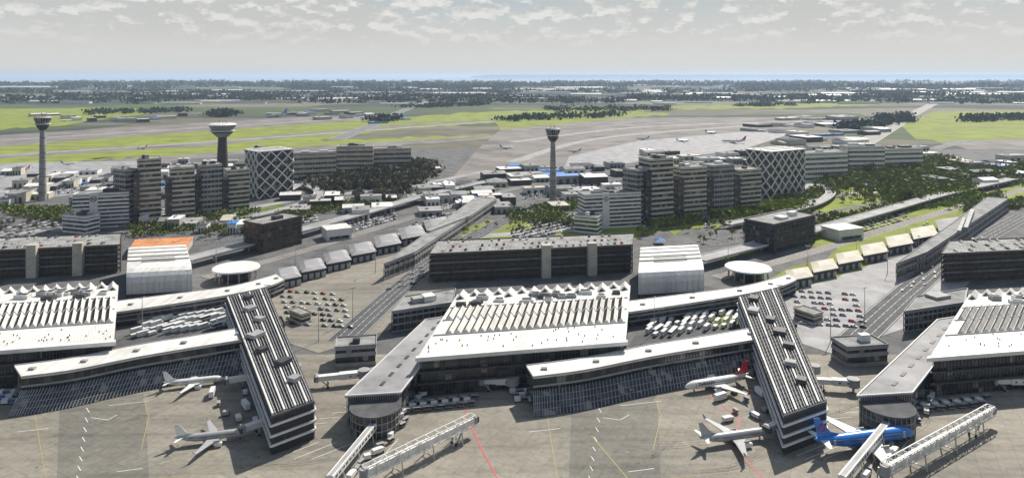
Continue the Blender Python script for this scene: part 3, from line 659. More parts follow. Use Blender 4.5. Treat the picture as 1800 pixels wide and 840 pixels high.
    cw.build('cockpit_window', 'dmetal', fu)
    db = MB()
    for x in (13.2, -12.0):
        for side in (1, -1): db.box((x, 1.93 * side if x > 0 else 1.58 * side, zc - .7), (.85, .1, 1.9))
    db.build('door', 'pgrey', fu)
    if text:
        cu = bpy.data.curves.new('lettering', 'FONT'); cu.body = text; cu.size = 2.1; cu.extrude = 0.03; cu.align_x = 'CENTER'; cu.space_character = 1.08
        to = bpy.data.objects.new('lettering', cu); COL.objects.link(to); to.parent = fu; cu.materials.append(M['glassb'] if text != 'TURKISH' else M['darkp'])
        to.location = (7.5, 2.03, zc + .6); to.rotation_euler = (rad(90), 0, rad(180)); cu.size = 2.3; cu.offset = 0.05; ORG[to.name] = Vector()
        to.location.z = zc - .1; bpy.context.view_layer.update(); me = bpy.data.meshes.new_from_object(to.evaluated_get(bpy.context.evaluated_depsgraph_get())); t2 = bpy.data.objects.new('lettering', me); COL.objects.link(t2); t2.parent = fu; t2.location = to.location; t2.rotation_euler = to.rotation_euler; bpy.data.objects.remove(to); t2.name = 'lettering'
    if ring:
        rg = MB(); k = 16
        for i in range(k): a0, a1 = 2 * math.pi * i / k, 2 * math.pi * (i + 1) / k; rg.bar((-15.6 + 1.1 * math.cos(a0), -.2, zc + 4.6 + 1.1 * math.sin(a0)), (-15.6 + 1.1 * math.cos(a1), -.2, zc + 4.6 + 1.1 * math.sin(a1)), .28)
        rg.build('emblem', 'pred', fo)
    return r

def jet_bridge(p, q, label, K=0, z=4.6, w=3.0, dots=True, truss=False, group='passenger boarding bridges'):
    a, b = G(*p, z, K), G(*q, z, K); a.z = b.z = z; d = (b - a); L = d.length; d.normalize(); n = Vector((-d.y, d.x, 0)); up = Vector((0, 0, 1))
    r = root('boarding_bridge', Vector((a.x, a.y, 0)), label, 'boarding bridge', group); m = lerp(a, b, .55)
    MB().bar(a, m, w, 2.9).build('tunnel', 'whitep', r); MB().bar(m - d * .5, b, w * .84, 2.4).build('inner_tunnel', 'whitep', r)
    MB().cyl((a.x, a.y, z - 1.9), w * .85, w * .85, 4.0, 14).build('rotunda', 'greyp', r); MB().cyl((a.x, a.y, 0), .6, .6, z - 1.9, 8).build('column', 'greyp', r)
    e = b + d * 1.5; MB().bar(b, e, w * 1.2, 3.0).build('cab', 'greyp', r); MB().bar(b + d * 1.5, b + d * 2.3, w * 1.25, 2.4).build('bellows', 'dmetal', r)
    s = lerp(a, b, .8); lg = MB()
    for k in (-1, 1): lg.bar(s + n * k * w * .62 - up * 1.4, Vector((s.x, s.y, .6)) + n * k * w * .62, .35)
    lg.bar(s - n * w * .62 - up * 1.6, s + n * w * .62 - up * 1.6, .4); lo = lg.build('lift_leg', 'metal', r); wb = MB()
    for k in (-1, 1): c = s + n * k * w * .62; wb.bar(Vector((c.x, c.y, .5)) - n * .3, Vector((c.x, c.y, .5)) + n * .3, 1.0, 1.0)
    wb.build('bogie_wheel', 'rubber', lo); t = lerp(a, b, .93); st = MB().bar(t + n * w * .5 - up, Vector((t.x, t.y, 0)) + n * w * .5 - d * 4, .8, .25); st.build('stair', 'metal', r)
    if dots:
        db = MB()
        for i in range(int(L * .5 / 4)):
            c = a + d * (3 + i * 4); c2 = c - n * (w / 2 + .03) if n.y > 0 else c + n * (w / 2 + .03); db.bar(c2 - n * .04, c2 + n * .04, .9, .9)
        db.build('porthole', 'dmetal', r)
    if truss:
        tb = MB(); k = max(3, int(L / 5))
        for side in (-1, 1):
            o_ = n * side * (w / 2 + .5)
            tb.bar(a + o_ + up * 2.6, b + o_ + up * 2.6, .35); tb.bar(a + o_ - up * 1.6, b + o_ - up * 1.6, .35)
            for i in range(k):
                p0, p1 = lerp(a, b, i / k) + o_, lerp(a, b, (i + 1) / k) + o_
                tb.bar(p0 - up * 1.6, p0 + up * 2.6, .3); tb.bar(p0 + (up * 2.6 if i % 2 else -up * 1.6), p1 + (-up * 1.6 if i % 2 else up * 2.6), .28)
        for i in range(k + 1): p0 = lerp(a, b, i / k); tb.bar(p0 + n * (w / 2 + .5) + up * 2.6, p0 - n * (w / 2 + .5) + up * 2.6, .25)
        tb.build('truss', 'whitep', r)
        gb = MB()
        for t_ in (.0, .28, .56, .84):
            c = lerp(a, b, t_)
            for side in (-1, 1): gb.bar(c + n * side * 2.6, Vector((c.x, c.y, 0)) + n * side * 3.4, .45)
            gb.bar(Vector((c.x, c.y, 1.2)) + n * 3.2, Vector((c.x, c.y, 1.2)) - n * 3.2, .3)
        gb.build('support_frame', 'metal', r)
    return r

def control_tower(px, base, top, label, wide=1.0, cabm='glass', shaftm='roofg'):
    c = G(px, base); hT = H - c.y * (top - HY) / F; r = root('control_tower', c, label, 'control tower', None); u = c.y / F  # metres per photo pixel there
    w = 7 * u * wide; hc = hT - 34 * u * .9; s = MB().cyl((c.x, c.y, 0), w * .95, w * .62, hc, 20).build('shaft', shaftm, r, smooth=False)
    bb = MB()
    for k in range(1, 9): z = hc * k / 9; bb.cyl((c.x, c.y, z), w * (.95 - .33 * k / 9) + .25, w * (.95 - .33 * k / 9) + .22, .5, 20)
    bb.build('floor_ring', 'dmetal', s)
    MB().cyl((c.x, c.y, hc), w * .8, w * 1.5, 7 * u, 20).build('lower_deck', 'darkp' if cabm == 'glass' else 'pale', r)
    MB().cyl((c.x, c.y, hc + 7 * u), w * 1.35, w * 1.75, 3 * u, 20).build('equipment_floor', 'glassb', r)
    MB().cyl((c.x, c.y, hc + 10 * u), w * 1.8, w * 1.8, 1.2 * u, 20).build('gallery', 'whitep', r)
    cb = MB().cyl((c.x, c.y, hc + 11.2 * u), w * 1.45, w * 2.0, 10 * u, 20).build('cab', cabm, r); mu = MB()
    for k in range(20): a = 2 * math.pi * k / 20; mu.bar((c.x + w * 1.47 * math.cos(a), c.y + w * 1.47 * math.sin(a), hc + 11.2 * u), (c.x + w * 2.02 * math.cos(a), c.y + w * 2.02 * math.sin(a), hc + 21.2 * u), .5)
    mu.build('mullion', 'metal', cb)
    rf = MB().cyl((c.x, c.y, hc + 21.2 * u), w * 2.1, w * 1.7, 2.2 * u, 20).build('roof', 'whitep' if wide > 1 else 'greyp', r); an = MB()
    for k in range(5): a = k * 1.3; an.bar((c.x + w * .7 * math.cos(a), c.y + w * .7 * math.sin(a), hc + 23 * u), (c.x + w * .7 * math.cos(a), c.y + w * .7 * math.sin(a), hc + (26 + 2 * (k % 3)) * u), .4)
    an.build('antenna', 'dmetal', rf); return r

# ---------------------------------------------------------------- one airport quarter; the photo shows it again one quarter further right
SIDE = {0: 'orange yard', 900: 'lime lawn', 1800: 'right edge'}
def trees(boxes, kind, label, group, n, K=0, smin=.8, smax=1.3):
    tot = sum((b[2] - b[0]) for b in boxes)
    for b in boxes:
        for i in range(max(1, int(n * (b[2] - b[0]) / tot))):
            t = R.random(); x = lerp(b[0], b[2], t); y = lerp(b[1], b[3], t) + R.uniform(-b[4], b[4]); p = G(x + R.uniform(-3, 3), y, 0, K)
            dup(R.choice(TREES[kind]), p, R.uniform(0, 6.28), label, group, R.uniform(smin, smax))

def quarter(K):
    S = {0: 'left', 900: 'right'}[K]; yard = {0: 'the orange-roofed yard', 900: 'the bright lawn'}[K]
    # ----- lawns and roads
    if K == 0:
        spx('lawn', [(395, 372), (520, 355), (520, 372), (400, 395)], -0.1, 'grass2', K)
        spx('lawn', [(760, 405), (900, 385), (940, 398), (900, 420), (790, 418)], -0.1, 'grass', K)
    else:
        spx('lawn', [(20, 436), (100, 404), (330, 369), (440, 364), (400, 392), (300, 404), (200, 416), (160, 430)], -0.1, 'grass', K)
        spx('lawn', [(225, 330), (500, 300), (760, 290), (800, 345), (610, 372), (400, 385), (250, 385)], -0.128, 'grass', K)
        spx('lawn', [(520, 408), (560, 380), (760, 346), (830, 330), (900, 322), (900, 350), (780, 392), (600, 445), (520, 430)], -0.1, 'grass', K)
        spx('lawn', [(438, 508), (445, 492), (560, 447), (640, 416), (760, 376), (800, 372), (760, 400), (700, 425), (620, 470), (500, 512)], -0.1, 'grass', K)
        spx('lawn', [(355, 448), (440, 432), (450, 442), (370, 460)], -0.1, 'grass', K)
        spx('lawn', [(345, 560), (392, 556), (400, 572), (360, 576)], -0.1, 'grass', K)
    spx('plaza', [(215, 590), (440, 560), (470, 600), (200, 618)], -0.12, 'asphalt', K)
    spx('plaza', [(470, 520), (610, 470), (760, 430), (830, 470), (740, 560), (560, 620), (500, 600)], -0.13, 'pale' if K else 'concrete', K)
    road('highway', [G(150, 452, 0, K), G(400, 420, 0, K), G(560, 390, 0, K), G(720, 356, 0, K), G(900, 318, 0, K)], 22, -0.06, 'asphalt', 4)
    road('viaduct', [G(330, 470, 0, K), G(480, 430, 0, K), G(640, 385, 0, K), G(760, 350, 0, K), G(880, 322, 0, K)], 15, 0, 'pale', 3, deck=7)
    road('service_road', [G(-60, 415, 0, K), G(200, 396, 0, K), G(400, 372, 0, K), G(560, 345, 0, K), G(700, 330, 0, K), G(860, 300, 0, K)], 14, -0.04, 'pale', 2)
    road('railway', [G(360, 488, 0, K), G(520, 445, 0, K), G(660, 402, 0, K), G(800, 360, 0, K), G(930, 325, 0, K)], 12, -0.03, 'runway', 3)
    road('ramp_road', [G(500, 345, 0, K), G(530, 330, 0, K), G(560, 343, 0, K), G(540, 362, 0, K), G(480, 380, 0, K), G(380, 402, 0, K)], 12, 0, 'pale', 2, deck=5, n=10)
    road('service_road', [G(600, 600, 0, K), G(704, 506, 0, K), G(790, 440, 0, K), G(900, 380, 0, K)], 20, -0.02, 'asphalt', 4)
    road('service_road', [G(560, 372, 0, K), G(700, 345, 0, K), G(820, 312, 0, K)], 10, 0.02, 'asphalt', 2)
    # ----- white hall and the roofed street in front of it
    white_hall(K, {0: 'white hall with rounded front edge beside the orange-roofed yard', 900: 'white hall with rounded front edge beside the lime lawn'}[K])
    curved('link_building', [(205, 549), (300, 535), (400, 519), (470, 504), (500, 492)], [(205, 529), (300, 517), (400, 504), (455, 491), (485, 482)], 9.5, f'white-roofed curved link building below the {S} white hall', 'terminal', K, group='curved white-roofed terminal wings')
    curved('front_wing', [(38, 662), (130, 650), (240, 628), (340, 611), (448, 594)], [(25, 642), (130, 628), (240, 606), (340, 590), (445, 572)], 15, f'long white-roofed wing with slanted glass foot facing the {S} apron', 'terminal', K, skirt=9, group='curved white-roofed terminal wings')
    # ----- diagonal pier with bright roof ribs
    z = 16; c = roof_px([(398, 524), (468, 507), (552, 706), (478, 732)], z, K); P = [Vector((p.x, p.y, 0)) for p in c]
    r = root('boarding_pier', sum(P, Vector()) / 4, f'dark diagonal boarding pier with white roof ribs behind the {S} parked airliners', 'pier', 'dark diagonal boarding piers')
    MB().prism(P, 0, z - .5).build('glazing', 'glass', r); up = Vector((0, 0, 1)); rf = MB().prism(inset(P, -.4), z - .5, z).build('roof', 'roofd', r)
    for i in range(15):
        u = .03 + .94 * i / 14 + R.uniform(-.008, .008); MB().bar(bil(P, u, 0.005) + up * (z + .5), bil(P, u, .995) + up * (z + .5), .3 + .45 * (i % 4 == 0), .6 + .5 * (i % 4 == 0)).build('roof_rib', 'white' if i % 4 == 0 else 'greyp', rf)
    gb = MB()
    for i in range(34):
        v = i / 33; gb.bar(bil(P, 0.0, v) + up * (z + .2), bil(P, 1.0, v) + up * (z + .2), .5, .4)
    gb.build('cross_beam', 'roofd', rf)
    for k in (.25, .5, .78):
        b = MB(); Q = inset(P, -.6)
        for i in range(4): b.bar(Q[i] + up * z * k, Q[(i + 1) % 4] + up * z * k, .8, .9)
        b.build('floor_band', 'whitep', r)
    mb = MB(); Q = inset(P, -.15)
    for i in range(4):
        for j in range(60): p = lerp(Q[i], Q[(i + 1) % 4], j / 60); mb.bar(p, p + up * z, .2)
    mb.build('mullion', 'dmetal', r)
    rl = random.Random(K + 9)
    for i in range(7):
        p = bil(P, rl.uniform(.2, .8), .08 + .13 * i); MB().box((p.x, p.y, z + 1.05), (rl.uniform(4, 7), rl.uniform(4, 8), 2.0), -.5).build('roof_unit', rl.choice(['darkp', 'greyp']), rf)
    # ----- pale concourse and its dark head, walkway on legs
    c = roof_px([(748, 562), (812, 552), (704, 690), (606, 696)], 13, K); P2 = [Vector((p.x, p.y, 0)) for p in c]
    r = root('concourse', sum(P2, Vector()) / 4, f'pale flat-roofed concourse running down to the apron, {"west of the central hall" if K == 0 else "before the hall at the right edge"}', 'terminal', 'pale flat-roofed concourses')
    MB().prism(inset(P2, .8), 0, 12.2).build('glazing', 'glass', r); rf = MB().prism(P2, 12.2, 13).build('roof', 'pale', r)
    sl = MB()
    for i in range(9): MB().bar(bil(P2, .5, .07 + .1 * i) + up * 13.15, bil(P2, .5, .11 + .1 * i) + up * 13.15, 1.6, .3).build('roof_slot', 'darkp', rf)
    eb = MB()
    for i in (0, 1, 2, 3): eb.bar(P2[i] + up * 13.2, P2[(i + 1) % 4] + up * 13.2, .5, .6)
    eb.build('roof_edge', 'whitep', rf)
    fb = MB(); Q = inset(P2, .55)
    for k in (4, 8): fb.bar(Q[3] + up * k, Q[2] + up * k, .6, .6)
    for j in range(31): p = lerp(Q[3], Q[2], j / 30); fb.bar(p, p + up * 12.2, .2)
    fb.build('mullion', 'greyp', r)
    cen = sum([P2[2], P2[3]], Vector()) / 2; cc = G(660, 712, 10, K); mb = MB(); rr_ = 11
    head = root('rotunda_lounge', Vector((cc.x, cc.y, 0)), f'dark round glass lounge at the foot of the {S} pale concourse', 'lounge', 'dark round glass lounges')
    MB().cyl((cc.x, cc.y, 0), rr_, rr_, 9.5, 28).build('glazing', 'glass', head); MB().cyl((cc.x, cc.y, 9.5), rr_ + .8, rr_ + .6, .6, 28).build('roof', 'roofd', head)
    fb = MB()
    for k in (3, 6.2): fb.cyl((cc.x, cc.y, k), rr_ + .2, rr_ + .2, .35, 28)
    for k in range(28): a = 2 * math.pi * k / 28; fb.bar((cc.x + (rr_ + .1) * math.cos(a), cc.y + (rr_ + .1) * math.sin(a), 0), (cc.x + (rr_ + .1) * math.cos(a), cc.y + (rr_ + .1) * math.sin(a), 9.5), .22)
    fb.build('mullion', 'greyp', head)
    a, b = G(745, 640, 6, K), G(580, 842, 6, K); n = (b - a).normalized(); r = root('elevated_walkway', Vector((a.x, a.y, 0)), f'white elevated walkway on legs running down the {S} apron', 'walkway', 'white elevated walkways')
    MB().bar(a, b, 2.8, 2.8).build('tunnel', 'whitep', r); MB().bar(a + up * 1.42, b + up * 1.42, 1.6, .2).build('roof_strip', 'greyp', r)
    sn = n.cross(up); wb = MB(); lb = MB(); L = (b - a).length
    for i in range(int(L / 3)): p = a + n * (i * 3 + 1.5); wb.bar(p + sn * 1.41 - n, p + sn * 1.43 + n, .06, 1.0); wb.bar(p - sn * 1.41 - n, p - sn * 1.43 + n, .06, 1.0)
    wb.build('window_strip', 'glass', r)
    for i in range(int(L / 14) + 1):
        p = a + n * (i * 14)
        for s_ in (-1, 1): lb.bar(p + sn * 1.3 * s_ - up * 1.2, Vector((p.x, p.y, 0)) + sn * 2.4 * s_, .4)
    lb.build('leg', 'metal', r)
    # ----- low depots stepping up the road
    for i in range(7):
        x, y = 486 + 44 * i, 482 - 14.5 * i; Pq = [G(x - 6, y - 9, 8, K), G(x + 34, y - 16, 8, K), G(x + 44, y + 1, 8, K), G(x, y + 9, 8, K)]; P = [Vector((p.x, p.y, 0)) for p in Pq]
        r = root('depot', sum(P, Vector()) / 4, f'grey hipped-roof depot, {ordn(i)} up the road from the {S} round pavilion', 'depot', 'hipped-roof depots in a stepped row')
        MB().prism(inset(P, 1.5), 0, 6.5).build('wall', 'darkp', r); In = inset(P, (P[1] - P[0]).length * .2); cz = 8.8
        rb = MB(); vs = [p + up * 6.5 for p in P] + [p + up * 7 for p in P] + [p + up * cz for p in In]
        rb.add(vs, [[3, 2, 1, 0], [8, 9, 10, 11]] + [[k, (k + 1) % 4, 4 + (k + 1) % 4, 4 + k] for k in range(4)] + [[4 + k, 4 + (k + 1) % 4, 8 + (k + 1) % 4, 8 + k] for k in range(4)])
        bm = rb.build('roof', ['pale', 'creamp'][1 if (K and i < 6) else 0], r)
        for k in range(4):
            p = lerp(P[3], P[2], .12 + .25 * k); MB().box((p.x, p.y + 1.2, .02), (3.4, .5, 4.4), math.atan2((P[2] - P[3]).y, (P[2] - P[3]).x)).build('roller_door', 'greyp', r)
        if i in (1, 3, 5): dup(LAMP, G(x - 12, y + 12, 0, K), 0.6, f'street lamp before the {ordn(i)} depot of the {S} row', 'street lamps', 1.3)
    # ----- long grey hall beside the approach road
    c = roof_px([(838, 348), (872, 351), (728, 446), (676, 466)], 12, K); P = [Vector((p.x, p.y, 0)) for p in c]
    r = banded('cargo_shed', P, 13, 2, f'long grey flat-roofed shed beside the approach road, {"behind the central garage" if K == 0 else "near the right edge"}', 'shed', 'greyp', group='long grey cargo sheds', fins=6, frac=.35)
    # ----- dark offices, white cube, round pavilion, small dark terminal
    banded('office_block', quad_px(462, 446, 530, 428, 26, K) if K == 0 else quad_px(460, 446, 532, 426, 30, K), 26, 6, {0: 'brown-clad dark office cube with thin upright fins near the orange-roofed yard', 900: 'black mesh-clad office cube beside the lime lawn'}[K], wall='brownp' if K == 0 else 'darkp', fins=2.2, frac=.22, pl=True, group=None)
    P = quad_px(575, 424, 618, 419, 22, K); r = root('white_pavilion', sum(P, Vector()) / 4, f'small white cube pavilion between the roads and the {S} depots', 'pavilion')
    MB().prism(P, 0, 10).build('wall', 'whitep', r); MB().prism(inset(P, -.6), 10, 10.8).build('roof', 'white', r); a, b = P[0], P[1]
    MB().bar(lerp(a, b, .1) + up * 2.2 - Vector((0, .1, 0)), lerp(a, b, .9) + up * 2.2 - Vector((0, .1, 0)), .3, 3).build('shop_window', 'glass', r)
    cc = G(415, 490, 0, K); r = root('round_pavilion', cc, f'round pavilion under a broad pale disc roof right of the {S} white hall', 'pavilion', 'disc-roofed pavilions')
    MB().cyl((cc.x, cc.y, 0), 11, 11, 6, 24).build('glazing', 'glass', r); MB().cyl((cc.x, cc.y, 8.5), 18, 17.4, 1.0, 32).build('roof', 'whitep', r); lb = MB()
    for k in range(12): a = 2 * math.pi * k / 12; lb.bar((cc.x + 15.5 * math.cos(a), cc.y + 15.5 * math.sin(a), 0), (cc.x + 14.5 * math.cos(a), cc.y + 14.5 * math.sin(a), 8.5), .6)
    lb.build('column', 'metal', r); MB().cyl((cc.x, cc.y, 6), 9, 9, 2.5, 20).build('upper_glazing', 'glassb', r)
    c = roof_px([(712, 522), (800, 508), (796, 532), (690, 548)], 13, K); P = [Vector((p.x, p.y, 0)) for p in c]
    banded('gatehouse', P, 13, 3, f'dark low building at the back corner of {"the central hall" if K == 0 else "the hall at the right edge"}', 'building', 'greyp', group=None, frac=.25, fins=4)
    for i, (x, y, w_, h_) in enumerate(((470, 588, 30, 9), (590, 632, 70, 11), (530, 556, 16, 6), (450, 545, 26, 8))):
        P = quad_px(x, y + 14, x + w_, y + 9, 14, K)
        banded('service_building', P, h_, 2, ['dark flat kiosk', 'broad dark service block', 'small square hut', 'flat-roofed store'][i] + f' beside the {S} diagonal pier', 'building', ['darkp', 'greyp', 'creamp', 'roofd'][i], pl=(i < 2), frac=.4, roofm='roofd' if i in (0, 3) else 'roofg', group='service buildings by the diagonal piers')
    # ----- offices behind
    P = quad_px(128, 404, 226, 398, 20, K); wo_ = banded('office_block', P, 36, 9, {0: 'white office slab with black window strips and round emblem behind the left garage', 900: 'white office slab with black window strips and square emblem above the lime lawn'}[K], wall='whitep', frac=.52, group='white ribbon-window offices')
    a, b = P[0], P[1]; d = (b - a).normalized(); nn = Vector((d.y, -d.x, 0)); pc_ = lerp(a, b, .37) + nn * .6
    MB().bar(pc_ - nn * .0 + up * 2, pc_ + up * 35.5, 7.5, .5).build('blank_wall', 'whitep', wo_) if False else MB().box((pc_.x, pc_.y + .3, 0), (7.5, 1.2, 37.5), math.atan2(d.y, d.x)).build('stair_wall', 'whitep', wo_)
    e = MB(); q = pc_ + nn * .5 + up * 31; k = 18 if K == 0 else 4
    for i in range(k): a0, a1 = 2 * math.pi * i / k, 2 * math.pi * (i + 1) / k; e.bar(q + d * 2.9 * math.cos(a0) + up * 2.9 * math.sin(a0), q + d * 2.9 * math.cos(a1) + up * 2.9 * math.sin(a1), .5)
    if K == 0: e.bar(q - d * 1.4 - up * 1.6, q - d * 1.4 + up * 1.6, .55); e.bar(q - d * 1.4 + up * 1.6, q + d * 1.4 - up * 1.6, .55); e.bar(q + d * 1.4 - up * 1.6, q + d * 1.4 + up * 1.6, .55)
    else: e.bar(q - d * 1.3, q + d * 1.3 + up * .2, .55)
    e.build('emblem', 'dmetal', wo_)
    banded('office_block', quad_px(110, 408, 150, 412, 16, K), 17, 4, f'low white stepped wing at the foot of the {S} white office slab', wall='whitep', frac=.5)
    T = [(222, 398, 20, 300, 'greyp', 'slim grey office tower adjoining the white slab'), (243, 396, 40, 281, 'creamp', 'tall cream banded tower, nearest the white slab'), (300, 388, 42, 296, 'creamp', 'cream and grey banded tower, second of the row'), (352, 380, 38, 292, 'greyp', 'grey banded tower with bright balconies, third of the row'), (400, 372, 38, 300, 'creamp', 'cream banded tower closing the row')]
    for x, yb, w_, yt, m_, lb_ in T:
        P = quad_px(x, yb, x + w_, yb - 4, 22, K); hh = H - P[0].y * (yt - HY) / F
        banded('office_tower', P, hh, max(5, int(hh / 5.2)), lb_ + {0: ', on the left', 900: ', right of centre'}[K], 'office tower', m_, frac=.45, group='banded office towers', fins=3.5 if m_ == 'greyp' else 0)
        P = quad_px(x - 8, yb + 2, x + 2, yb + 1, 16, K)
        if x > 222: banded('office_tower', P, hh * .8, max(5, int(hh / 5)), f'narrow dark annex {ordn(T.index((x, yb, w_, yt, m_, lb_)))} along the {S} row of banded towers', 'office tower', 'darkp', frac=.3, pl=False, group='narrow dark annexes')
    # lattice building
    P = quad_px(455, 350, 515, 342, 40, K); hh = H - P[0].y * (268 - HY) / F; cen = sum(P, Vector()) / 4
    r = root('lattice_building', cen, f'dark block wrapped in a white diagonal lattice, {"left of centre" if K == 0 else "before the wood"}', 'building', 'lattice-wrapped buildings'); MB().prism(P, 0, hh).build('core', 'glass', r)
    for fi, (A, B) in enumerate(((P[0], P[1]), (P[3], P[0]), (P[1], P[2]))):
        lt = MB(); nrm = Vector(((B - A).y, -(B - A).x, 0)).normalized() * .7; m_ = max(2, int((B - A).length / 13)); kk = max(3, int(hh / 13))
        for i in range(m_):
            for j in range(kk):
                a0, a1 = lerp(A, B, i / m_) + nrm, lerp(A, B, (i + 1) / m_) + nrm; z0, z1 = hh * j / kk, hh * (j + 1) / kk
                lt.bar(a0 + up * z0, a1 + up * z1, 1.9, 1.2); lt.bar(a1 + up * z0, a0 + up * z1, 1.9, 1.2)
        lt.build('lattice', 'whitep', r)
    MB().prism(inset(P, -1), hh, hh + 1.2).build('roof', 'whitep', r)
    rb = MB()
    for i in range(7):
        for j in range(3): p = bil(P, .1 + .13 * i, .2 + .3 * j); MB().box((p.x, p.y, hh + 1.2), (5, 3, 1.0), .5).build('roof_unit', 'whitep', r)
    for (x, yb, x1, yb1, yt, fl, lb_) in ((512, 322, 590, 318, 270, 6, 'mid-height slab beside the lattice building'), (592, 306, 655, 305, 258, 6, 'second slab beyond the lattice building'), (655, 302, 722, 300, 262, 5, 'farthest slab, above the trees'), (440, 300, 470, 299, 262, 7, 'grey block behind the lattice building')):
        P = quad_px(x, yb, x1, yb1, 26, K); hh = H - P[0].y * (yt - HY) / F
        banded('office_block', P, hh, fl, ('cream ' if K == 0 else 'grey-white ') + lb_, wall='creamp' if K == 0 else 'whitep', frac=.55, group='mid-height office slabs', fins=4.2)
    # ----- trees
    tk = 'leafd' if K == 0 else 'leaf'
    trees([(530, 330, 740, 300, 12), (560, 345, 720, 340, 8), (620, 355, 720, 352, 6)], tk, {0: 'dull brown-green tree in the grove between the slabs and the curved road', 900: 'green tree in the grove below the far slabs'}[K], f'trees of the {S} grove', 80, K, 1.0, 1.7)
    trees([(225, 412, 400, 392, 7), (330, 425, 460, 402, 6)], 'leaf', {0: 'street tree in the rows around the orange-roofed yard', 900: 'street tree in the rows between the towers and the rails'}[K], f'street trees of the {S} quarter', 34, K, .6, .95)
    trees([(0, 402, 120, 392, 8)], 'leafd', {0: 'small tree among the parked cars behind the left garage', 900: 'small tree among the parked cars behind the central garage'}[K], f'car park trees behind the {"left" if K == 0 else "central"} garage', 14, K, .5, .8)
    if K: trees([(560, 360, 700, 345, 6), (225, 392, 420, 376, 4), (760, 372, 860, 340, 4)], 'leafg', 'bright green tree along the lime lawn and railway', 'fresh green trees by the lawn', 62, K, .6, 1.0)
    else: trees([(740, 408, 900, 400, 5)], 'leafg', 'bright green tree over the road behind the central garage', 'fresh green trees behind the central garage', 16, K, .5, .8)
    # ----- parked vehicles
    rows = 7
    for i in range(rows):
        for j in range(8):
            if R.random() < .14: continue
            x = 494 + j * 15 + i * 3 + R.uniform(-2, 2); y = 512 + i * 9.5 + j * .9; car(G(x, y, 0, K), rad(-28) + R.uniform(-.06, .06), f'car, {ordn(j)} in the {ordn(i)} row of the {S} car park by the pier', f'cars in the {S} car park by the pier')
    for i in range(4):
        for j in range(13):
            if R.random() < .18: continue
            x = 238 + j * 15 + i * 4; y = 588 - j * 1.9 - i * 8 + 4
            q = R.random(); pr, nm = (TRUCK, 'white box truck') if q < .55 else ((BUS, 'white shuttle bus') if q < .7 else (VAN, 'white delivery van'))
            dup(pr, G(x, y, 0, K), rad(55) + R.uniform(-.05, .05), f'{nm}, {ordn(j)} in the {ordn(i)} row of the {S} courtyard', f'vehicles parked in the {S} courtyard')
    for i in range(26):
        t = i / 25; p = lerp(G(700, 509, 0, K), G(828, 418, 0, K), t); off = (i % 3) * 6 - 7
        car(p + Vector((off, R.uniform(-2, 2), 0)), rad(52), f'car, {ordn(i)} up the approach road beside the {S} long shed', f'cars on the approach road by the {S} shed')
    for i in range(20):
        t = i / 19; p = lerp(G(60, 448 - 20, 0, K), G(540, 372, 0, K), t) + Vector((R.uniform(-3, 3), R.uniform(-3, 3), 0))
        car(p, rad(15), f'car, {ordn(i)} along the road behind the {S} white hall', f'cars on the road behind the {S} white hall')
    for i in range(3):
        for j in range(11):
            if R.random() < .2: continue
            car(G(4 + j * 11 + i * 5, 384 + i * 8 - j * .5, 0, K), rad(70), f'car, {ordn(j)} in the {ordn(i)} row behind the {"left" if K == 0 else "central"} garage', f'cars behind the {"left" if K == 0 else "central"} garage')
    # depot forecourt trucks and ground equipment
    for i in range(6):
        dup(VAN if i % 2 else TRUCK, G(536 + 44 * i, 486 - 14.5 * i, 0, K), rad(30), f'{"delivery van" if i % 2 else "box truck"} standing before the {ordn(i)} depot of the {S} row', f'vehicles before the {S} depots')
    for i in range(22):
        x, y = 700 + i * 6.4, 716 - i * .7 + (i % 3) * 5; nm, pr = (('baggage cart', CART), ('cargo container', CONT), ('baggage cart', CART))[i % 3]
        dup(pr, G(x, y, 0, K), rad(8) + R.uniform(-.2, .2), f'{nm}, {ordn(i)} in the line below {"the central hall" if K == 0 else "the hall at the right edge"}', f'ground equipment below {"the central hall" if K == 0 else "the right edge hall"}', 1.15)
    for i in range(18):
        t = i / 17; p = lerp(G(738, 688, 0, K), G(612, 838, 0, K), t) + Vector((R.uniform(1, 6), 0, 0)); nm, pr = (('baggage cart', CART), ('delivery van', VAN), ('cargo container', CONT), ('baggage cart', CART))[i % 4]
        dup(pr, p, rad(55) + R.uniform(-.5, .5), f'{nm}, {ordn(i)} down along the {S} elevated walkway', f'ground equipment along the {S} walkway')
    seen_ = []; i = -1; tries = 0
    while i < 33 and tries < 900:
        tries += 1; y = R.choice([R.uniform(652, 664), R.uniform(690, 752), R.uniform(700, 745)]); x = 398 + (y - 567) * .343 - R.uniform(6, 80 if y > 690 else 24); gp = G(x, y, 0, K)
        if any((gp - q_).length < 8.2 for q_ in seen_) or (740 < y < 760 and x > 330 and x < 445): continue
        seen_.append(gp); i += 1; nm, pr = (('baggage cart', CART), ('cargo container', CONT), ('box truck', TRUCK), ('delivery van', VAN))[i % 4]
        gm_ = {'cab': M[R.choice(['blue', 'creamp', 'car_white', 'yline'])], 'load': M[R.choice(['orange', 'darkp', 'blue'])], 'shell': M[R.choice(['metal', 'whitep', 'greyp'])]}
        dup(pr, gp, R.choice([.3, .5, 1.9, 2.1]) + R.uniform(-.15, .15), f'{nm} among the clutter between airliners and pier, {ordn(i)} of the {S} stands', f'ground equipment on the {S} stands', 1.0, gm_)
    for i, (x, y) in enumerate(((470, 560), (560, 600), (620, 565), (330, 530), (250, 585), (715, 460), (660, 480), (450, 640), (380, 470), (520, 480))):
        dup(MAST, G(x, y, 0, K), .3 * i, f'tall light mast, {ordn(i)} of the ten round the {S} courtyard and car park', f'light masts of the {S} quarter')
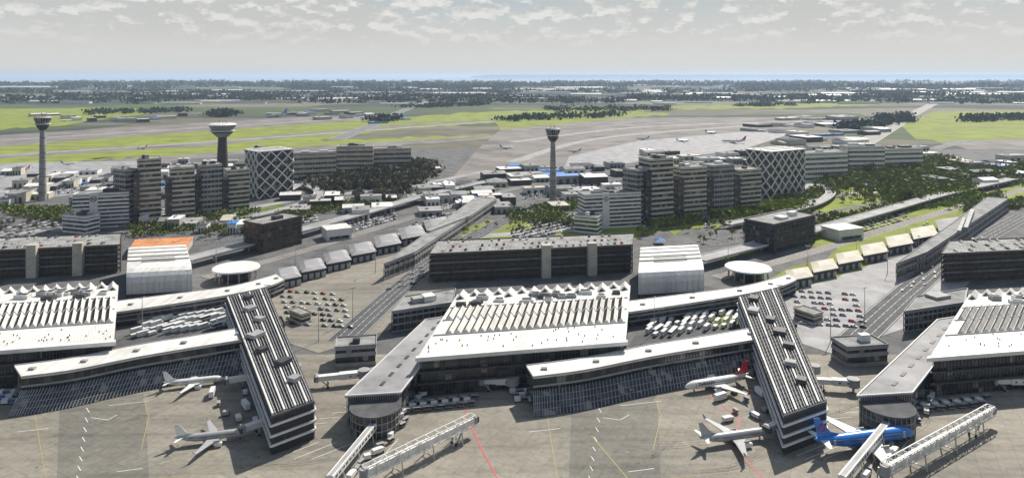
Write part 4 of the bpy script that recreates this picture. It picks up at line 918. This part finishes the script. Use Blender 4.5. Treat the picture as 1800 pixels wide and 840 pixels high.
    # ----- apron paint
    def lines(nm, segs, m_, w_):
        b = MB()
        for p, q in segs: b.bar(G(*p, 0, K) - up * (.1 + w_ * .02), G(*q, 0, K) - up * (.1 + w_ * .02), w_, .02)
        o_ = b.build(nm, m_); tag(o_, kind='structure')
    lines('apron_marking', [((148 - i * 5.5, 716 + i * 16), (154 - i * 5.5 + 1, 723 + i * 16)) if False else ((152 - i * 2.5, 716 + i * 17), (157 - i * 2.5, 724 + i * 17)) for i in range(8)] + [((190, 712), (262, 704)), ((30, 758), (85, 752)), ((205, 828), (250, 822)), ((160, 733), (190, 737)), ((190, 737), (206, 728))], 'line', .3)
    lines('apron_marking', [((252, 700), (262, 730)), ((262, 730), (248, 790)), ((60, 720), (80, 840)), ((270, 840), (520, 815))], 'yline', .25)
    lines('apron_marking', [((500 + i * 16, 800 + (i % 2) * 6), (560 + i * 16, 776 + (i % 2) * 6)) for i in range(5)] + [((540 + i * 22, 745 - i * 10), (575 + i * 22, 742 - i * 10)) for i in range(4)] + [((640, 840), (700, 770)), ((610, 840), (675, 765))], 'line', .25)
    rq = random.Random(K + 31)
    ob = MB()
    for i in range(60):
        p = G(rq.uniform(-10, 780), rq.uniform(700, 850), 0, K); q = rq.uniform(.3, 1.0); ob.add([(p.x + q * math.cos(a) * rq.uniform(.6, 1.5), p.y + q * math.sin(a), -.118) for a in [k * .7854 for k in range(8)]], [list(range(8))])
    tag(ob.build('oil_stain', 'oily'), kind='structure')
    tb = MB()
    for i in range(14):
        x0, y0 = rq.uniform(80, 700), rq.uniform(730, 835); a0 = rq.uniform(-.3, .5); pts = [G(x0, y0, 0, K) + Vector((t * 6 * math.cos(a0 + t * .06), t * 6 * math.sin(a0 + t * .06), 0)) for t in range(7)]
        for u_, v_ in zip(pts[:-1], pts[1:]):
            for o_ in (0, 1.7): tb.bar(u_ + Vector((0, o_, -.122)), v_ + Vector((0, o_, -.122)), .3, .02)
    tag(tb.build('tyre_mark', 'concrete_d'), kind='structure')
    spx('apron_patch', [(105, 706), (252, 690), (256, 720), (262, 842), (100, 842)], -0.14, 'concrete_d', K)
quarter(0); quarter(900)
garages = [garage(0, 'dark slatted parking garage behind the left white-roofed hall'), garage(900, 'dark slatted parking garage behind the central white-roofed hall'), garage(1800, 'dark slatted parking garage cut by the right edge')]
for gi, (r_, P) in enumerate(garages):
    for i in range(3):
        for j in range(26):
            if R.random() < .45: continue
            p = bil(P, .04 + .92 * (j + .5) / 26, (.12, .5, .8)[i]); w = 'left central rightmost'.split()[gi]
            if (p.x / p.y * F + 900) > 1830 or (p.x / p.y * F + 900) < -20: continue
            car(Vector((p.x, p.y, 22.03)), rad(88), f'car on the {w} garage top deck, {ordn(j)} bay of the {ordn(i)} row', f'cars on the {w} garage roof')
terminal(0, 'white-roofed departure hall with sawtooth roof lights at the left edge')
terminal(900, 'white-roofed departure hall with sawtooth roof lights in the centre')
terminal(1800, 'white-roofed departure hall with sawtooth roof lights at the right edge')

# ---------------------------------------------------------------- airliners on the stands
aircraft((286, 684), (394, 672), 'white airliner nose towards the left diagonal pier, farther of two')
aircraft((306, 784), (440, 768), 'grey-white airliner with winglets on the near left stand', 'pgrey', 'pwhite', 'pwhite')
aircraft((1316, 672), (1204, 690), 'white airliner with red tail and TURKISH lettering', 'pwhite', 'pred', 'pwhite', text='TURKISH', winglet='pred')
aircraft((1228, 786), (1352, 768), 'grey airliner with pale nose on the near right stand', 'pgrey', 'pgrey', 'pwhite')
aircraft((1430, 798), (1606, 774), 'bright blue airliner by the right elevated walkway', 'pblue', 'pblue', 'pwhite', belly='pblue', ring=True)
aircraft((1712, 860), (1800, 815), 'airliner with blue fin cut by the lower right corner', 'pwhite', 'pblue', 'pwhite') if False else None
far_planes = [(485, 206, 20), (115, 214, 12), (250, 262, 9), (120, 290, 14), (1130, 246, 12), (1200, 250, 12), (1290, 252, 22), (1250, 236, 11), (1010, 268, 12), (1340, 232, 10), (40, 300, 13), (890, 262, 12)]
for i, (x, y, w) in enumerate(far_planes):
    sgn = 1 if i % 2 else -1
    aircraft((x - w * sgn, y), (x + w * sgn, y - 1.0), f'tiny distant airliner, {ordn(i)} of those far out on the airfield', fin=['pblue', 'pwhite', 'pred', 'pblue'][i % 4], group='distant airliners on the airfield')
# boarding bridges
jet_bridge((520, 648), (402, 668), 'white boarding bridge with portholes reaching the farther left airliner', w=3.4)
jet_bridge((540, 716), (430, 752), 'white boarding bridge reaching the near left airliner', w=3.2)
jet_bridge((1432, 648), (1352, 668), 'white boarding bridge towards the red-tailed airliner', w=3.4)
jet_bridge((1442, 706), (1352, 752), 'white boarding bridge reaching the near grey airliner', w=3.2)
jet_bridge((640, 832), (832, 738), 'long trussed boarding bridge crossing the central apron', truss=True, z=6.5, w=2.2, dots=False)
jet_bridge((1556, 826), (1742, 722), 'long trussed boarding bridge crossing the right apron', truss=True, z=6.5, w=2.2, dots=False)
jet_bridge((1500, 672), (1432, 668), 'short white boarding bridge off the right concourse', w=3.6)
jet_bridge((640, 656), (560, 664), 'short white boarding bridge off the left concourse', w=3.6)
jet_bridge((900, 668), (848, 668), 'short boarding bridge under the central hall front', w=4.4)
jet_bridge((1805, 668), (1748, 668), 'short boarding bridge under the right edge hall front', w=4.4)
# ground equipment along the lower left hall
for i in range(20):
    nm, pr = (('cargo container', CONT), ('baggage cart', CART))[i % 2]
    dup(pr, G(2 + i * 4.2, 693 + (i % 3) * 8 - i * .1), rad(10), f'{nm}, {ordn(i)} along the foot of the left edge hall', 'ground equipment at the left edge hall', 1.1, {'load': M['blue']} if i < 8 else None)
for i in range(16):
    nm, pr = (('cargo container', CONT), ('baggage cart', CART))[i % 2]
    dup(pr, G(902 + i * 4.2, 691 + (i % 3) * 7), rad(10), f'{nm}, {ordn(i)} along the foot of the central hall', 'ground equipment at the central hall', 1.1)
# red and yellow stand lines
def paint(nm, pts, m, w):
    b = MB()
    for p, q in zip(pts[:-1], pts[1:]): b.bar(G(*p) - Vector((0, 0, .075 + w * .02)), G(*q) - Vector((0, 0, .075 + w * .02)), w, .02)
    tag(b.build(nm, m), kind='structure')
paint('red_line', [(803, 684), (822, 735), (845, 785), (880, 850)], 'rline', .55)
paint('red_line', [(1190, 650), (1260, 705), (1302, 735), (1284, 780), (1350, 848)], 'rline', .5)
paint('yellow_line', [(1040, 765), (1105, 842)], 'yline', .35)
# ---------------------------------------------------------------- control towers
control_tower(75, 352, 198, 'dark control tower with flared cab at the left edge', .95)
control_tower(972, 352, 218, 'dark control tower with flared cab left of the tall cream towers', .95)
control_tower(391, 330, 210, 'pale broad control tower with light glass cab behind the office towers', 1.65, 'pale', 'darkp')
# ---------------------------------------------------------------- orange yard
P = [Vector((p.x, p.y, 0)) for p in roof_px([(238, 421), (340, 416), (328, 434), (226, 440)], 7)]
r = root('orange_shed', sum(P, Vector()) / 4, 'low shed with orange roof behind the left white hall', 'shed')
MB().prism(inset(P, .5), 0, 6.4).build('wall', 'creamp', r); rf = MB().prism(P, 6.4, 7).build('roof', 'orange', r); b = MB()
for i in range(14): b.bar(bil(P, i / 13, 0) + Vector((0, 0, 7.1)), bil(P, i / 13, 1) + Vector((0, 0, 7.1)), .4, .3)
b.build('roof_seam', 'orange', rf)
# ---------------------------------------------------------------- low sheds filling the airfield side
def shed(x, y, w, dep, h, m, rm, label, group, gable=False, doors=True):
    P = quad_px(x, y, x + w, y - w * .04, dep); r = root('airfield_shed', sum(P, Vector()) / 4, label, 'shed', group); up = Vector((0, 0, 1))
    MB().prism(inset(P, .3), 0, h).build('wall', m, r)
    if gable:
        mid1, mid2 = (P[0] + P[3]) / 2, (P[1] + P[2]) / 2
        MB().add([p + up * h for p in P] + [mid1 + up * (h + 2.5), mid2 + up * (h + 2.5)], [[0, 1, 5, 4], [2, 3, 4, 5], [3, 0, 4], [1, 2, 5], [3, 2, 1, 0]]).build('roof', rm, r)
    else:
        rf = MB().prism(P, h, h + .5).build('roof', rm, r); c = sum(P, Vector()) / 4
        MB().box((c.x + R.uniform(-.2, .2) * (P[1] - P[0]).length, c.y, h + .5), ((P[1] - P[0]).length * .12, dep * .25, 1.5)).build('roof_unit', 'greyp', rf)
    if doors:
        n = 3
        for k in range(n): p = lerp(P[0], P[1], .2 + .3 * k); MB().box((p.x, p.y - .05, .02), ((P[1] - P[0]).length * .14, .6, h * .6)).build('door', 'darkp', r)
    return r
zones = [  # x0, x1, y0, y1, count, name
 (0, 230, 296, 372, 34, 'between the left control tower and the white slab'), (235, 455, 282, 330, 22, 'behind the left office towers'),
 (900, 1130, 292, 372, 34, 'between the central control tower and the white slab'), (1140, 1360, 270, 320, 20, 'behind the right office towers'),
 (720, 905, 300, 372, 18, 'north of the central garage'), (1330, 1560, 222, 262, 22, 'beyond the lattice building'), (1650, 1800, 285, 330, 18, 'near the right edge'), (745, 900, 325, 385, 18, 'between the roads over the central garage'), (1440, 1640, 262, 285, 16, 'around the far right slabs'), (480, 700, 352, 398, 12, 'around the left curved road'), (1180, 1340, 330, 370, 7, 'between the right towers and the rails'), (240, 440, 395, 415, 10, 'behind the orange yard'),
 (60, 330, 203, 216, 12, 'along the far left runway'), (520, 720, 196, 212, 16, 'by the far motorway'), (1390, 1560, 205, 222, 14, 'by the right motorway')]
for zi, (x0, x1, y0, y1, n, nm) in enumerate(zones):
    for i in range(n):
        x = lerp(x0, x1, (i + .5) / n) + R.uniform(-6, 6); y = R.uniform(y0, y1); u = H / (y - HY)
        w = R.uniform(14, 42) if y > 260 else R.uniform(10, 34)
        rm = R.choices(['whitep', 'roofg', 'roofd', 'pale', 'blue', 'creamp'], [4, 4, 2, 3, .7, 1.5])[0]
        cn = {'whitep': 'white', 'roofg': 'gravel', 'roofd': 'dark', 'pale': 'pale', 'blue': 'blue', 'creamp': 'cream'}[rm]
        shed(x - w / 2, y, w, R.uniform(14, 34) * (1 if y > 260 else 2), R.uniform(5, 12), R.choice(['greyp', 'whitep', 'creamp', 'darkp']), rm, f'{cn}-roofed low shed, {ordn(i)} from the left {nm}', f'low sheds {nm}', gable=R.random() < .3, doors=y > 260)
for i, (x, y, w) in enumerate(((98, 312, 34), (110, 322, 38), (142, 328, 34), (236, 330, 56), (305, 296, 45), (648, 218, 34), (1435, 240, 50), (1080, 212, 0.1))[:7]):
    shed(x, y, w, 9, 4.5, 'blue', 'blue', f'long narrow blue-roofed shelter, {ordn(i)} from the left', 'blue-roofed shelters', doors=False)
# blue market canopies on the right lawn
for i, (x, y) in enumerate(((1160, 428), (1205, 382), (1238, 386), (1372, 322), (1520, 328), (1470, 322))):
    p = G(x, y); r = root('blue_canopy', p, f'small blue canopy, {ordn(i)} of the tents scattered over the right lawns', 'canopy', 'blue canopies on the lawns')
    MB().add([(p.x - 5, p.y - 5, 3), (p.x + 5, p.y - 5, 3), (p.x + 5, p.y + 5, 3), (p.x - 5, p.y + 5, 3), (p.x, p.y, 6)], [[0, 1, 4], [1, 2, 4], [2, 3, 4], [3, 0, 4]]).build('awning', 'blue', r); b = MB()
    for q in ((-5, -5), (5, -5), (5, 5), (-5, 5)): b.bar((p.x + q[0] * .95, p.y + q[1] * .95, 0), (p.x + q[0] * .95, p.y + q[1] * .95, 3), .25)
    b.build('post', 'metal', r)
# ---------------------------------------------------------------- masses of cars past the countable, woods, far country
def clumps(name, zones_, n, m, smin, smax, seed, label=None, fl=.7, per=26):
    rl = random.Random(seed); b = MB(); tot = sum(z[4] for z in zones_)
    for (x0, y0, x1, y1, wgt, sp) in zones_:
        for i in range(int(n * wgt / tot)):
            t = rl.random(); p = G(lerp(x0, x1, t), lerp(y0, y1, t) + rl.uniform(-sp, sp)); s = rl.uniform(smin, smax)
            for k in range(per):
                d = Vector((rl.gauss(0, 1.25), rl.gauss(0, .8), 0)) * s * .55; z = s * fl * rl.uniform(.15, 1.25); q = p + d + Vector((0, 0, z)); e = s * rl.uniform(.14, .3)
                u = Vector((rl.uniform(-1, 1), rl.uniform(-1, 1), rl.uniform(-.3, .3))).normalized(); v = Vector((0, 0, 1)) if rl.random() < .5 else Vector((rl.uniform(-1, 1), rl.uniform(-1, 1), .4)).normalized()
                b.add([q + u * e, q + v * e, q - u * e, q - v * e * .9], [[0, 1, 2, 3]])
    o = b.build(name, m); tag(o, label, kind='stuff'); return o
clumps('woodland', [(1440, 300, 1690, 290, 3, 10), (1460, 318, 1650, 322, 3, 8), (1620, 325, 1800, 300, 2, 8), (1560, 346, 1700, 338, 1.5, 6)], 420, 'leaf', 8, 14, 11, 'mass of green trees below the far slabs', per=60)
clumps('woodland', [(1440, 318, 1700, 308, 3, 12), (1560, 350, 1720, 340, 2, 6), (1150, 392, 1420, 366, 1.5, 6)], 200, 'leafg', 6, 11, 18, 'fresh green tree mass along the near edge of the right wood', per=60)
clumps('woodland', [(600, 292, 760, 300, 2, 12), (540, 322, 740, 322, 2, 10)], 240, 'leafd', 8, 14, 12, per=60)
clumps('undergrowth', [(225, 405, 450, 385, 2, 14), (1180, 388, 1420, 372, 2, 10), (0, 372, 130, 385, 1, 8), (900, 380, 1010, 388, 1, 8), (1130, 300, 1350, 285, 1.2, 8), (60, 372, 220, 372, 1, 5), (480, 385, 700, 352, 1.5, 6), (740, 345, 860, 330, 1, 6), (1380, 400, 1560, 368, 1.3, 6), (1560, 372, 1760, 345, 1.2, 5), (940, 372, 1030, 360, 1, 8), (230, 345, 450, 338, 1.5, 6), (1130, 345, 1350, 338, 1.5, 6), (1360, 345, 1480, 338, 1.5, 8), (1640, 330, 1800, 318, 2, 10), (1700, 370, 1800, 360, 1.2, 8)], 900, 'leaf', 4, 8, 13, per=40)
far = []
for y, w in ((146, 1), (149, 1.4), (152, 1.6), (156, 2.0), (160, 2.2), (164, 2.6), (168, 2.4), (172, 2.6), (176, 1.8), (181, 1.2)):
    for x0 in range(-100, 1900, 200):
        if R.random() < .82: far.append((x0, y + R.uniform(-1, 1), x0 + 200, y + R.uniform(-1, 1), w * R.uniform(.3, 1.5), .9 if y < 158 else 1.6))
clumps('treeline', [f for f in far if f[1] > 158], 2600, 'wood', 22, 46, 14, 'far dark tree belts and hedges toward the horizon', .55, 16)
clumps('treeline', [f for f in far if f[1] <= 158], 1800, 'wood', 55, 120, 15, None, .4, 12)
clumps('treeline', [(370, 205, 400, 204, 1, 2), (380, 200, 420, 200, 1, 2), (150, 200, 330, 196, 2, 3), (1290, 187, 1400, 186, 1, 1.5), (1540, 214, 1600, 208, 2, 8), (870, 212, 1100, 203, 2, 3), (1690, 212, 1800, 208, 2, 4), (640, 216, 700, 210, 1, 3), (960, 195, 1180, 193, 2, 3), (1480, 226, 1560, 220, 2, 4), (700, 190, 860, 184, 2, 2)], 620, 'wood', 13, 26, 16, None, .6, 22)
rl = random.Random(77); CB = {}
def carbit(p, a, k, L=4.4, w=1.8, h=1.45):
    b = CB.setdefault(k, MB()); b.box((p.x, p.y, .3), (L, w, h * .5), a); b.box((p.x - .2 * math.cos(a), p.y - .2 * math.sin(a), .3 + h * .5), (L * .55, w * .85, h * .35), a)
lots = [(0, 428, 130, 396, 5, 46), (232, 398, 330, 380, 5, 34), (340, 400, 460, 384, 5, 40), (20, 350, 220, 330, 6, 50), (480, 400, 560, 388, 4, 24), (760, 372, 880, 352, 6, 40), (700, 425, 735, 400, 3, 14), (600, 412, 700, 384, 4, 26), (745, 400, 880, 372, 4, 34), (240, 335, 440, 322, 5, 50), (560, 365, 700, 352, 4, 40)]
for K in (0, 900):
    for x0, y0, x1, y1, rw, n in (lots if K == 0 else lots[:4] + lots[6:8]):
        for i in range(rw):
            for j in range(n):
                if rl.random() < .25: continue
                p = G(lerp(x0, x1, j / n), lerp(y0, y1, j / n) - i * (y0 - 300) * .035 - i * 1.2, 0, K); carbit(p, rl.choice([1.3, 1.35]), rl.choice(['white', 'white', 'silver', 'grey', 'black']))
mass = None
for k, b in CB.items():
    o = b.build('car_mass', 'car_' + k); tag(o, f'dense mass of parked {k} cars in the far car parks', kind='stuff')
# farms and greenhouses, each of its own
fp = root('farm_building', (0, 0, 0), 'far building', 'building'); MB().box((0, 0, 0), (60, 26, 8)).build('wall', 'whitep', fp)
MB().add([(-30.5, -13.5, 8), (30.5, -13.5, 8), (30.5, 13.5, 8), (-30.5, 13.5, 8), (-30.5, 0, 12), (30.5, 0, 12)], [[0, 1, 5, 4], [2, 3, 4, 5], [3, 0, 4], [1, 2, 5]]).build('roof', 'white', fp)
KN = ['white-roofed', 'pale grey-roofed', 'rust-roofed', 'dark-roofed']; KM = ['white', 'pale', 'brownp', 'roofd']
for i in range(200):
    y = 150 + 34 * R.random() ** 1.1; x = R.uniform(-20, 1820); k = R.choices(range(4), [5, 3, 1, 2])[0]; d = 'nearest hedges' if y > 174 else ('middle tree belts' if y > 161 else 'farthest belts'); s = R.uniform(.6, 1.4) * (1 + (184 - y) / 30)
    sx = 'left' if x < 600 else ('middle' if x < 1200 else 'right')
    dup(fp, G(x, y), rad(R.uniform(-12, 12)), f'{KN[k]} farm building among the {d} in the {sx} third of the plain', f'{KN[k]} far farm buildings, {d}, {sx}', (s * R.uniform(1, 4.5), s, s), {'roof': M[KM[k]]})
# prototypes are stood where nothing of them shows: removed, their copies share the meshes
for pr in [CAR, VAN, TRUCK, BUS, CART, CONT, MAST, LAMP, fp] + sum(TREES.values(), []):
    for c in list(pr.children):
        for g in list(c.children): bpy.data.objects.remove(g)
        bpy.data.objects.remove(c)
    bpy.data.objects.remove(pr)
# ---------------------------------------------------------------- haze
hm = bpy.data.materials.new('haze'); hm.use_nodes = True; t = hm.node_tree; t.nodes.clear()
v = N(t, 'ShaderNodeVolumePrincipled'); v.inputs['Color'].default_value = (0.62, 0.78, 1.0, 1); v.inputs['Density'].default_value = 0.000036; v.inputs['Anisotropy'].default_value = 0.2
mo = N(t, 'ShaderNodeOutputMaterial'); t.links.new(v.outputs[0], mo.inputs['Volume'])
b = MB(); b.prism([(-62000, -400), (62000, -400), (62000, 58000), (-62000, 58000)], -2.0, 262.0); hz_ = b.build('haze', hm); tag(hz_, kind='stuff')
print('objects', len(bpy.data.objects))
